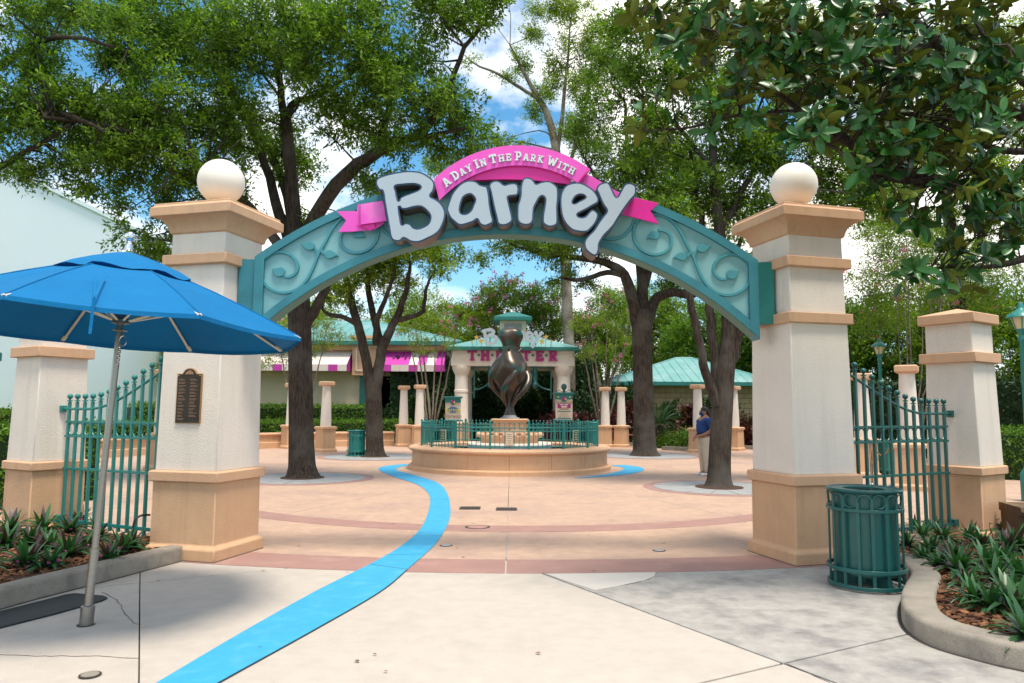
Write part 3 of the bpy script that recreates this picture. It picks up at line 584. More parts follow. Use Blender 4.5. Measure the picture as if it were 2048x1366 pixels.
# bubble letters, traced from enlargements: (origin x, origin y, scale, outlines)
LET = dict(
 B=((740, 330, 7.589), [[(85, 270), (100, 215), (150, 180), (250, 145), (400, 110), (550, 90), (680, 92), (790, 115), (880, 165), (945, 215), (975, 260), (985, 310), (965, 400), (920, 470), (990, 510), (1060, 560), (1110, 620), (1145, 700), (1145, 790), (1120, 880), (1060, 1000), (980, 1070), (880, 1120), (780, 1165), (700, 1180), (610, 1165), (515, 1115), (470, 1150), (410, 1165), (340, 1140), (305, 1080), (290, 990), (270, 880), (245, 740), (215, 560), (190, 405), (140, 385), (100, 330)],
   [(385, 325), (500, 305), (640, 295), (720, 305), (765, 335), (735, 375), (650, 412), (540, 452), (462, 492), (436, 545), (415, 480), (400, 400)],
   [(444, 630), (480, 672), (560, 672), (650, 647), (740, 635), (800, 650), (860, 700), (905, 760), (910, 820), (880, 890), (800, 940), (720, 962), (660, 945), (620, 900), (570, 880), (520, 885), (485, 905), (467, 820), (452, 730)]]),
 a=((880, 340, 9.106), [[(120, 700), (160, 570), (210, 440), (280, 340), (370, 250), (460, 200), (560, 185), (660, 205), (730, 260), (800, 280), (860, 300), (885, 380), (902, 480), (915, 620), (945, 800), (972, 900), (962, 960), (900, 1000), (820, 1025), (740, 1000), (700, 950), (675, 900), (610, 945), (500, 985), (400, 1010), (330, 1000), (250, 940), (180, 870), (135, 780)],
   [(535, 445), (590, 470), (635, 540), (600, 640), (560, 730), (480, 790), (400, 790), (370, 740), (372, 680), (400, 570), (440, 490)]]),
 r=((880, 340, 9.106), [[(888, 290), (930, 220), (1010, 190), (1090, 205), (1170, 265), (1250, 245), (1350, 235), (1410, 260), (1438, 340), (1428, 430), (1390, 470), (1290, 482), (1243, 500), (1255, 570), (1280, 680), (1310, 800), (1325, 910), (1270, 980), (1180, 1015), (1100, 1010), (1045, 970), (1024, 880), (988, 740), (948, 560), (915, 400)]]),
 n=((1020, 340, 9.106), [[(132, 640), (160, 560), (185, 450), (187, 330), (210, 220), (250, 145), (320, 130), (400, 155), (450, 210), (480, 245), (560, 215), (680, 195), (760, 215), (840, 275), (878, 340), (884, 500), (870, 680), (874, 850), (868, 970), (820, 1020), (730, 1040), (650, 1015), (595, 960), (590, 850), (610, 720), (630, 600), (630, 520), (590, 480), (540, 510), (495, 590), (450, 680), (435, 800), (430, 900), (400, 970), (330, 1005), (250, 1005), (170, 970), (130, 900), (125, 780)]]),
 e=((1020, 340, 9.106), [[(908, 560), (922, 440), (970, 330), (1050, 260), (1180, 225), (1300, 235), (1420, 290), (1530, 370), (1600, 470), (1620, 550), (1590, 610), (1500, 660), (1400, 720), (1300, 770), (1232, 812), (1265, 850), (1340, 852), (1390, 820), (1440, 760), (1500, 718), (1570, 750), (1612, 810), (1600, 890), (1550, 990), (1470, 1080), (1400, 1130), (1280, 1135), (1160, 1110), (1080, 1060), (1000, 970), (945, 860), (917, 720)],
   [(1145, 596), (1163, 540), (1200, 490), (1260, 458), (1330, 462), (1370, 495), (1330, 528), (1260, 562), (1190, 602)]]),
 y=((1110, 350, 8.033), [[(664, 240), (682, 175), (740, 130), (830, 110), (880, 140), (920, 220), (988, 350), (1050, 260), (1100, 170), (1150, 130), (1230, 130), (1300, 175), (1310, 260), (1290, 330), (1220, 410), (1130, 530), (1030, 680), (950, 810), (880, 890), (800, 970), (740, 1060), (715, 1120), (710, 1200), (680, 1280), (620, 1300), (550, 1260), (490, 1200), (465, 1120), (480, 1040), (540, 960), (620, 880), (690, 770), (760, 670), (828, 575), (770, 480), (720, 370), (690, 300)]]))
LYF = 7.84
def letter_polys(ch, Y):
    (ox, oy, sc), outs = LET[ch]
    return [[(q.x, q.z) for q in (D(ox + p[0] / sc, oy + p[1] / sc, Y) for p in catmull(o, 4))] for o in outs]
for k, ch in enumerate('Barney'):
    yf = LYF + .004 * (k % 2); P = letter_polys(ch, LYF)
    bd = link('letter', shape_mesh('letter', P, yf + .004, 8.09 - yf), M['letterside'], arch, True)
    link('letter_rim', shape_mesh('letter_rim', P, yf, .0035), M['letteredge'], bd, True)
    link('letter_face', shape_mesh('letter_face', [inset(P[0], .018)] + [inset(p, -.017) for p in P[1:]], yf - .006, .005), M['letterface'], bd, True)
# ribbon
rib = None
def ribbon(name, mat, poly, y0, y1, parent=arch, bev=.002): return MB().wall(poly, y0, y1).build(name, mat, parent, True, bevel=bev)
def pz(l, ox, oy, sc, Y): return [(D(ox + x / sc, oy + y / sc, Y).x, D(ox + x / sc, oy + y / sc, Y).z) for x, y in l]
RTC, RTR, RBC, RBR = (.06, 3.2218), 1.3134, (.069, 3.1485), 1.158
n = 40; at0, at1 = math.radians(135.5), math.radians(52.6); ab0, ab1 = math.radians(139.5), math.radians(56.5)
T_ = [(RTC[0] + RTR * math.cos(at0 + (at1 - at0) * k / n), RTC[1] + RTR * math.sin(at0 + (at1 - at0) * k / n)) for k in range(n + 1)]
B_ = [(RBC[0] + RBR * math.cos(ab0 + (ab1 - ab0) * k / n), RBC[1] + RBR * math.sin(ab0 + (ab1 - ab0) * k / n)) for k in range(n + 1)]
ribY = 7.93
rib = bandloft(T_, B_, ribY, ribY + .03).build('ribbon', M['pink'], arch, True)
# hot-pink backing below the ribbon, standing on the arch
bk = [(x, z) for x, z in B_ if -.62 < x < .66]; bt = [(x, z + .02) for x, z in bk]; bb = [(x, min(z - .005, zlo(x, RO_) - .07)) for x, z in bk]
bandloft(bt, bb, 7.962, 8.04).build('ribbon_back', M['hotpink'], arch, True)
ribbon('ribbon_tail', M['pink'], pz([(165, 405), (670, 400), (690, 240), (1310, 140), (1340, 700), (1110, 850), (960, 870), (600, 905), (200, 920), (400, 630)], 660, 390, 12.42, 8.0), 8.0, 8.02)
# left fold: front loop curving away at its left edge
fl = pz([(690, 240), (1312, 140), (1395, 628), (690, 740)], 660, 390, 12.42, 7.92)
mb = MB(); rings = []
for k in range(17):
    t = k / 16; top = np.array(fl[0]) * (1 - t) + np.array(fl[1]) * t; bot = np.array(fl[3]) * (1 - t) + np.array(fl[2]) * t
    y = 7.925 + .06 * max(0, 1 - t / .14) ** 2 + .015 * t
    rings.append([(top[0], y, top[1]), (bot[0], y, bot[1]), (bot[0], y + .012, bot[1]), (top[0], y + .012, top[1])])
mb.loft(rings).build('ribbon_fold', M['pink'], arch, True, smooth=True)
cl = pz([(650, 750), (1100, 685), (1118, 830), (990, 882), (800, 800)], 660, 390, 12.42, 7.96); ribbon('ribbon_curl', M['hotpink'], cl, 7.955, 7.985)
# right side: descending strip, rolled fold and swallow tail
q0, q1 = pz([(1906, 345), (1775, 522)], 860, 280, 6.024, 7.93)
MB().tube([(q0[0], 7.955, q0[1]), (q1[0], 7.955, q1[1])], .026, 14).build('ribbon_roll', M['hotpink'], arch, True, smooth=True)
q0, q1 = pz([(1585, 440), (1690, 520)], 860, 280, 6.024, 7.96); MB().tube([(q0[0], 7.98, q0[1]), (q1[0], 7.98, q1[1])], .024, 12).build('ribbon_roll', M['hotpink'], arch, True, smooth=True)
ribbon('ribbon_strip', M['pink'], pz([(1900, 410), (2048, 495), (2420, 720), (2330, 900), (2000, 620), (1790, 545)], 860, 280, 6.024, 7.99), 7.99, 8.015)
ribbon('ribbon_tail', M['hotpink'], pz([(150, 5), (190, 25), (425, 80), (345, 155), (425, 283), (75, 190), (40, 150)], 1230, 390, 4.879, 8.0), 7.995, 8.02)
# ribbon lettering
def arc_text(words, total_ang0, total_ang1):
    hs = []; 
    for w in words:
        for i, ch in enumerate(w): hs.append((ch, 1.0 if i == 0 else .80, i == len(w) - 1))
    base = .112; gap = .012; sp = .040; widths = []
    for ch, s, last in hs: widths.append(SL[ch][0] * base * s)
    tot = sum(widths) + sum(sp if l else gap for _, _, l in hs); R = 1.205
    k = (abs(total_ang1 - total_ang0) * R) / tot; pos = 0
    for (ch, s, last), w in zip(hs, widths):
        ang = total_ang0 - (pos + w / 2) * k / R; pos += w + (sp if last else gap)
        mb, _ = slab_letter(ch, base * s * k * .98, .014); o = mb.build('letter', M['mint'], rib, False)
        cx = (RTC[0] + RBC[0]) / 2; cz = (RTC[1] + RBC[1]) / 2
        RR = R + .018 - .05 - (.0 if s == 1 else -.0)
        loc = Vector((cx + RR * math.cos(ang), ribY - .002, cz + RR * math.sin(ang)))
        o.matrix_parent_inverse = wm(rib).inverted(); o.location = loc; o.rotation_euler = (0, math.pi / 2 - ang, 0)
arc_text(['A', 'DAY', 'IN', 'THE', 'PARK', 'WITH'], math.radians(133.0), math.radians(57.5))
# ------------------------------------------------------------------ swooping gates between pillars
def gate(side, label):
    P0 = PL if side < 0 else PR; P1 = OL if side < 0 else OR
    a = Vector((P0[0] + side * .36 * math.cos(P0[2]), P0[1] + side * .36 * math.sin(P0[2]), 0)); b = Vector((P1[0] - side * .31 * math.cos(P1[2]), P1[1] - side * .31 * math.sin(P1[2]), 0))
    Lg = (b - a).length; rz = math.atan2((b - a).y, (b - a).x)
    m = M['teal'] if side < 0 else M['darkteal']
    t = thing('swoop_gate', label, 'gate', a, rz, 'teal swooping gates beside the arch')
    def top(s):
        u = (Lg - .12 - s) / (Lg - .12); u = max(0, min(1, (u - .18) / .82)); w = u * u * (3 - 2 * u); return 1.585 + .60 * (.55 * w + .45 * u * u)
    r = .017
    path = [(s, 0, top(s)) for s in np.linspace(.02, Lg - .02, 30)]
    MB().tube(path, .016, 8).build('top_rail', m, t, smooth=True)
    for z, h in ((1.425, .026), (1.245, .026), (.845, .03), (.205, .04)): MB().box((Lg / 2 - .02, 0, z), (Lg - .12, .026, h)).build('rail', m, t, bevel=.003)
    nb = 14; sp = .148; rg = None
    for k in range(nb):
        s = Lg - .135 - k * sp
        if s < .05: break
        zt = top(s) + .085
        bar = MB().box((s, 0, (.14 + zt) / 2), (.032, .034, zt - .14)); bo = bar.build('bar', m, t, bevel=.003)
        MB().lathe([(.012, zt - .002), (.012, zt + .008), (.033, zt + .012), (.033, zt + .02), (.014, zt + .03), (.012, zt + .045)] + [(.034 * math.sin(q), zt + .072 - .034 * math.cos(q)) for q in np.linspace(.4, 3.1, 9)], 14, (s, 0, 0)).build('finial', m, bo, smooth=True)
        if s - sp > .05:
            mb = MB(); pts = [(s - sp / 2 + .058 * math.cos(q), 0, 1.335 + .074 * math.sin(q)) for q in np.linspace(0, 2 * math.pi, 25)[:-1]]; mb.tube(pts + [pts[0]], .0085, 6, False); mb.build('ring', m, t, smooth=True)
    MB().box((Lg - .01, 0, 1.585), (.05, .075, .085)).build('bracket', m, t, bevel=.006); MB().box((Lg - .03, 0, .22), (.10, .09, .09)).build('bracket', m, t, bevel=.006)
    return t
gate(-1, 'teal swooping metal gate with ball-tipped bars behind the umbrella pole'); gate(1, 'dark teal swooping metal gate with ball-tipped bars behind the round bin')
# ------------------------------------------------------------------ umbrella
def umbrella():
    B = Vector((-3.14, 5.604, 0)); ax = Vector((.03878, .0363, .99859)).normalized()
    t = thing('patio_umbrella', 'bright blue canvas patio umbrella on a leaning steel pole', 'umbrella', B)
    q = Vector((0, 0, 1)).rotation_difference(ax); t.rotation_mode = 'XYZ'; t.rotation_euler = q.to_euler()
    MB().lathe([(.062, -.004), (.062, .004)], 24).build('floor_plate', M['iron'], t)
    MB().lathe([(.048, .002), (.048, .135), (.044, .14), (.03, .142), (.03, .17)], 24).build('sleeve', M['steel'], t, smooth=True)
    MB().lathe([(.031, .13), (.031, .55), (.0245, .552), (.0245, 2.80)], 20).build('pole', M['steel'], t, smooth=True)
    # directions of the eight ribs: measured corner angles
    e1 = Vector((0, 1, 0)).cross(ax).normalized(); e2 = ax.cross(e1)
    inv = t.rotation_euler.to_matrix().inverted()
    def rim(k, r, z): a = 2.3933 + k * math.pi / 4; d = -(math.cos(a) * e1 + math.sin(a) * e2); d = inv @ d; return Vector((d.x * r, d.y * r, z))
    zr, za = 2.217, 2.79; R = 1.40
    def prof(u): return za + (zr - za) * u + .035 * math.sin(math.pi * u)
    cm = MB(); rings = []; us = [.30, .42, .56, .70, .84, .96, 1.0]
    for u in us:
        ring = []
        for k in range(8):
            for j in range(6):
                f = j / 6; a = rim(k, R * u, prof(u)); b = rim(k + 1, R * u, prof(u)); p = a.lerp(b, f); p.z -= .035 * math.sin(math.pi * f) * (u if u < .97 else .6); ring.append(p)
        rings.append(ring)
    # valance: a short hem
    rings.append([p + Vector((0, 0, -.03)) for p in rings[-1]])
    cm.loft(rings, False, False); cm.build('canopy', M['canvas'], t, smooth=True, ang=25)
    tm = MB(); rings = []
    for u, dz in ((.012, .045), (.1, .05), (.2, .045), (.3, .032), (.36, .012)):
        ring = []
        for k in range(8):
            for j in range(6):
                f = j / 6; a = rim(k, R * u, prof(u) + dz); b = rim(k + 1, R * u, prof(u) + dz); p = a.lerp(b, f); p.z += .014 * math.sin(2 * math.pi * f + k) * (u / .36) ** 2; ring.append(p)
        rings.append(ring)
    tm.loft(rings, False, True); tm.build('vent_cap', M['canvas'], t, smooth=True, ang=25)
    hub = MB().lathe([(.026, 2.25), (.065, 2.26), (.065, 2.285), (.05, 2.30), (.045, 2.33), (.026, 2.335)], 24).build('hub', M['steel'], t, smooth=True)
    MB().lathe([(.03, 2.20), (.06, 2.202), (.06, 2.206), (.03, 2.208)], 20).build('washer', M['steel'], hub, smooth=True)
    for k in range(8):
        p0 = rim(k, .05, za - .03); p1 = rim(k, R * .985, prof(1) - .012); pm = rim(k, R * .55, prof(.55) - .018)
        MB().tube([rim(k, R * u, prof(u) + .003) for u in (.34, .5, .66, .82, .99)], .0045, 5).build('seam', M['canvas'], t, smooth=True)
        rb = MB().tube([p0, pm, p1], .011, 6).build('rib', M['strut'], t, smooth=True)
        MB().box(rim(k, R * .97, prof(.97) - .014), (.08, .034, .02), math.atan2(p1.y, p1.x), 0, .38).build('rib_tip', M['strut'], rb, bevel=.003)
        s0 = rim(k, .055, 2.28); MB().tube([s0, rim(k, R * .52, prof(.52) - .03)], .009, 6).build('strut', M['strut'], t, smooth=True)
    f = MB().lathe([(.045, 2.80), (.05, 2.835), (.03, 2.85), (.028, 2.885), (.016, 2.90), (.014, 2.92)], 20).build('finial', M['chrome'], t, smooth=True)
    MB().sphere((0, 0, 2.955), .04, 20, 12).build('ball', M['chrome'], f, smooth=True)
    # tie strap hanging over the front edge, ring and chain
    a = rim(7, R * .62, prof(.62)).lerp(rim(8, R * .62, prof(.62)), .36); b = rim(7, R * 1.0, prof(1)).lerp(rim(8, R, prof(1)), .44)
    sm = MB()
    for off in (-.045, .03):
        q0 = a + Vector((off, 0, .012)); q1 = b + Vector((0, -.012, .03)); sm.loft([[q0 + Vector((-.006, 0, 0)), q0 + Vector((.006, 0, 0)), q0 + Vector((.006, 0, .003)), q0 + Vector((-.006, 0, .003))], [q1 + Vector((-.006, 0, 0)), q1 + Vector((.006, 0, 0)), q1 + Vector((.006, 0, .003)), q1 + Vector((-.006, 0, .003))]])
    q1 = b + Vector((.0, -.014, .03)); sm.loft([[q1 + Vector((-.010, 0, -.22 * k)), q1 + Vector((.010, 0, -.22 * k)), q1 + Vector((.010, .003, -.22 * k)), q1 + Vector((-.010, .003, -.22 * k))] for k in (0, .5, 1)])
    sm.build('tie_strap', M['canvas'], t)
    rg = [(.05 + .028 * math.cos(x), -.03, 2.12 + .04 * math.sin(x)) for x in np.linspace(0, 6.283, 17)]; MB().tube(rg, .003, 5, False).build('pin_ring', M['chrome'], t, smooth=True)
    cb = MB()
    for k in range(9): cb.sphere((.028 + .008 * (k % 2), -.03, 2.07 - .016 * k), .007, 6, 4)
    cb.build('pin_chain', M['chrome'], t)
    return t
umbrella()
pm = [G(*p) for p in ((0, 1258), (120, 1228), (205, 1203), (216, 1197), (208, 1192), (150, 1188), (128, 1188), (0, 1224))]
pm = [(p.x, p.y) for p in pm]; pm = [(-4.6, 4.9)] + pm[:-1] + [(-3.98, 6.05), (-4.35, 4.9)]
pm = [tuple(G(0, 1258)[:2]), tuple(G(110, 1230)[:2]), tuple(G(203, 1204)[:2]), tuple(G(215, 1198)[:2]), tuple(G(208, 1194)[:2]), tuple(G(150, 1189)[:2]), (-3.80, 6.45), (-4.02, 5.86), (-4.3, 4.95), (-4.05, 4.9)]
tag(MB().prism(pm, .001, .014).build('floor_mat', M['mat'], bevel=.004), 'black rubber floor mat lying against the kerb by the umbrella', 'mat')
hp = [D(262, 1068, 8.4), D(268, 1045, 8.45), D(278, 1033, 8.5), D(290, 1030, 8.55), D(300, 1030, 8.6)]; hp[0].z = .06
tag(MB().tube(catmull([tuple(p) for p in hp], 5, False), .012, 8).build('hose', M['black'], smooth=True), 'short black hose curving out of mulch beside the plaque pillar', 'hose')
# ------------------------------------------------------------------ slatted bins
def bin_(name, label, loc, H=.865, R=.33, rz=0., nb=8, m=None, group=None):
    m = m or M['teal']; t = thing(name, label, 'bin', loc, rz, group)
    def ring(r0, r1, z0, z1, nm='ring'): return MB().ring_lathe([(r0, z0), (r1, z0), (r1, z1), (r0, z1)], 48).build(nm, m, t, bevel=.004, seg=2)
    MB().ring_lathe([(R * .55, H - .03), (R * .98, H - .03), (R * 1.02, H - .012), (R * 1.0, H), (R * .93, H), (R * .91, H - .008), (R * .6, H - .006), (R * .55, H - .012)], 48).build('lid', m, t, smooth=True)
    ring(R * .97, R * 1.02, H - .20, H - .17); ring(R * 1.0, R * 1.055, .165, .2); ring(R * .99, R * 1.045, .02, .055)
    MB().lathe([(R * .80, .12), (R * .86, .14), (R * .86, H - .04), (R * .80, H - .04), (R * .80, .16)], 40, (0, 0, 0), True, False).build('liner', m, t, smooth=True)
    for k in range(nb):
        for s in (-1, 1):
            a = 2 * math.pi * (k + s * .24) / nb; rr = R * .965
            zt = H - .105
            MB().box((rr * math.cos(a), rr * math.sin(a), (.03 + zt) / 2), (.012, .03, zt - .03), a).build('slat', m, t, bevel=.002)
        mb = MB(); a0 = 2 * math.pi * (k - .24) / nb; a1 = 2 * math.pi * (k + .24) / nb; pts = []
        for q in np.linspace(0, math.pi, 11):
            a = (a0 + a1) / 2 + (a1 - a0) / 2 * -math.cos(q); pts.append((R * .965 * math.cos(a), R * .965 * math.sin(a), H - .105 + .062 * math.sin(q)))
        mb.tube(pts, .009, 6).build('slat_arch', m, t, smooth=True)
        mb = MB(); ac = 2 * math.pi * (k + .5) / nb; pts = []
        for q in np.linspace(0, 2 * math.pi, 21): a = ac + (.060 / (R * .965)) * math.cos(q); pts.append((R * .965 * math.cos(a), R * .965 * math.sin(a), H - .1 + .060 * math.sin(q)))
        mb.tube(pts, .007, 6, False).build('slat_circle', m, t, smooth=True)
    for k in range(3):
        a = 2 * math.pi * k / 3 + .4; MB().box((R * .5 * math.cos(a), R * .5 * math.sin(a), .07), (R * .9, .03, .1), a).build('foot_bar', m, t)
    return t
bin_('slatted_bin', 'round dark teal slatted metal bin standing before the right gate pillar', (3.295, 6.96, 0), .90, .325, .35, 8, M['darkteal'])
b2 = G(713, 913); bin_('slatted_bin', 'round teal slatted metal bin beside the forked tree on the plaza', (b2.x, b2.y, .012), .88, .33, .2, 8)
b3 = D(1779, 940, 18.7); bin_('slatted_bin', 'round teal slatted metal bin seen through the right gate behind rope posts', (b3.x, 18.7, .004), .88, .34, .1, 8)
# ================================================================== FOUNTAIN
def fountain():
    t = thing('fountain', 'round peach fountain with low wall, basin tiers and rosette pedestal', 'fountain', (CX, CY, 0)); R = 2.70
    MB().ring_lathe([(R + .10, .004), (R + .10, .10), (R + .04, .135), (R - .3, .135), (R - .3, .004)], 72).build('plinth', M['peach'], t, smooth=True)
    MB().ring_lathe([(R - .03, .13), (R - .03, .50), (R - .35, .50), (R - .35, .13)], 72).build('wall_core', M['joint'], t)
    npn = 16
    for k in range(npn):
        a0 = 2 * math.pi * k / npn - math.pi / 2 + .0012; a1 = a0 + 2 * math.pi / npn - .0024
        MB().loft([[(r * math.cos(a0 + (a1 - a0) * i / 8), r * math.sin(a0 + (a1 - a0) * i / 8), z) for r, z in ((R, .134), (R, .505), (R - .06, .505), (R - .06, .134))] for i in range(9)]).build('wall_panel', M['peach'], t, smooth=True)
    cp = [(R - .55, .50), (R + .02, .50), (R + .06, .515), (R + .10, .55), (R + .10, .585), (R + .06, .62), (R + .0, .632), (R - .5, .632), (R - .55, .61)]
    MB().ring_lathe(cp, 96).build('wall_cap', M['cap'], t, smooth=True)
    MB().lathe([(R - .4, .42), (R - .4, .45)], 64).build('water', M['water'], t)
    MB().lathe([(1.10, .36), (1.12, .44), (1.16, .62), (1.2, .66), (1.18, .70), (1.0, .71), (.9, .66)], 64).build('lower_basin', M['cream'], t, smooth=True)
    MB().lathe([(.80, .60), (.80, .80), (.86, .86), (.86, .90), (.70, .93), (.70, .98)], 48).build('scallop_drum', M['cap'], t, smooth=True)
    for k in range(22):
        a = 2 * math.pi * k / 22; MB().sphere((.88 * math.cos(a), .88 * math.sin(a), .915), .075, 12, 8).build('scallop_ball', M['cap'], t, smooth=True)
    ped = MB().lathe([(.78, .955), (.78, 1.0), (.52, 1.01), (.46, 1.04), (.46, 1.26), (.52, 1.30), (.54, 1.34), (.50, 1.36), (.2, 1.362)], 48).build('pedestal', M['cap'], t, smooth=True)
    for k in range(8):
        a = 2 * math.pi * k / 8 - math.pi / 2
        mb = MB()
        for j in range(6): mb.sphere((.468 * math.cos(a) - .05 * math.cos(j * 1.047) * math.sin(a), .468 * math.sin(a) + .05 * math.cos(j * 1.047) * math.cos(a), 1.16 + .05 * math.sin(j * 1.047)), .026, 8, 6)
        mb.sphere((.475 * math.cos(a), .475 * math.sin(a), 1.16), .03, 8, 6); mb.build('rosette', M['cap'], ped, smooth=True)
    return t
fountain()
def sculpture():
    """plain abstract stand-in of the same size and bronze colour"""
    t = thing('bronze_sculpture', 'tall dark abstract bronze sculpture with green streaks on the fountain pedestal', 'sculpture', (CX, CY, 1.362))
    MB().lathe([(.27, 0), (.27, .03), (.2, .05), (.17, .10)], 28).build('foot', M['pitstone'], t, smooth=True)
    prof = [(.15, .06), (.16, .12), (.12, .25), (.105, .42), (.12, .6), (.18, .8), (.27, 1.0), (.34, 1.2), (.36, 1.38), (.33, 1.55), (.26, 1.72), (.20, 1.86), (.17, 2.0), (.19, 2.14), (.23, 2.27), (.235, 2.38), (.20, 2.48), (.12, 2.55), (.03, 2.58)]
    rings = []; n = 48
    for r, z in catmull(prof, 4, False):
        r *= 1 + .42 * min(1, max(0, (z - .5) / .5)); rings.append([(r * (1 + .13 * math.sin(3 * (2 * math.pi * k / n + 1.3 * z)) * min(1, z / .8)) * math.cos(2 * math.pi * k / n), r * (1 + .13 * math.sin(3 * (2 * math.pi * k / n + 1.3 * z)) * min(1, z / .8)) * math.sin(2 * math.pi * k / n), z) for k in range(n)])
    MB().loft(rings).build('core', M['bronze'], t, smooth=True, ang=60)
    # curling blades that wind up round the core and swing free at their tips
    for b in range(4):
        path = []; rr = []; m = 30
        for k in range(m):
            u = k / (m - 1); a = b * 1.571 + .5 + 2.6 * u; r = .10 + .42 * math.sin(math.pi * min(1, u * 1.15)) ** 1.3 + .22 * max(0, u - .72) / .28; z = .35 + 1.75 * u - .12 * max(0, u - .8) / .2
            path.append((r * math.cos(a), r * math.sin(a), z)); rr.append(.02 + .085 * math.sin(math.pi * (.08 + .88 * u)))
        MB().tube(path, rr, 12).build('blade', M['bronze'], t, smooth=True, ang=60)
sculpture()
def ring_fence():
    t = thing('fountain_railing', 'low teal ball-tipped railing circling on the fountain wall', 'railing', (CX, CY, .632)); R = 2.45; m = M['teal']
    for z, r in ((.06, .012), (.44, .011), (.53, .012)):
        pts = [(R * math.cos(a), R * math.sin(a), z) for a in np.linspace(0, 2 * math.pi, 97)]; MB().tube(pts, r, 6, False).build('rail', m, t, smooth=True)
    pb = MB().box((0, 0, .33), (.05, .05, .66)).sphere((0, 0, .68), .034, 10, 7).mesh('post'); bb = MB().box((0, 0, .32), (.016, .016, .60)).sphere((0, 0, .64), .022, 8, 6).mesh('bar')
    pb.materials.append(m); bb.materials.append(m); npost = 16; per = 8
    rm = MB()
    for k in range(npost * per):
        a = 2 * math.pi * (k + .5 * per * 0) / (npost * per) + math.pi / npost - math.pi / 2
        post = k % per == 0
        o = bpy.data.objects.new('post' if post else 'bar', pb if post else bb); COL.objects.link(o); o.parent = t
        o.location = (R * math.cos(a), R * math.sin(a), 0); o.rotation_euler = (0, 0, a)
        ac = a + math.pi / (npost * per); pts = []
        for q in np.linspace(0, 2 * math.pi, 11): aa = ac + .036 / R * math.cos(q); pts.append((R * math.cos(aa), R * math.sin(aa), .485 + .036 * math.sin(q)))
        rm.tube(pts, .006, 4, False)
    tag(rm.build('ring_row', m, t, smooth=True), kind='stuff')
ring_fence()
def hung_sign(name, lb, ang, w, h, z, mat, edge, cat='sign'):
    a = math.radians(ang); t = thing(name, lb, cat, (CX + 2.52 * math.cos(a), CY + 2.52 * math.sin(a), .632 + z), a + math.pi / 2)
    MB().box((0, 0, 0), (w, .016, h)).build('border', edge, t, bevel=.006); MB().box((0, -.010, 0), (w - .03, .006, h - .03)).build('face', mat, t)
    mb = MB()
    for k in range(5): mb.box((0, -.0140, h * .3 - k * h * .15), (w * random.uniform(.45, .7), .002, h * .05))
    mb.build('print_lines', edge if mat is M['signgreen'] else M['brown'], t)['kind'] = 'stuff'
    return t
hung_sign('railing_sign', 'small cream notice hung on the fountain railing front', -90, .20, .34, .27, M['signcream'], M['brown'])
hung_sign('railing_sign', 'small green notice on the fountain railing facing the forked tree', -132, .2, .28, .32, M['signgreen'], M['signcream']); hung_sign('railing_sign', 'small green notice on the fountain railing facing the person', -48, .2, .28, .32, M['signgreen'], M['signcream'])
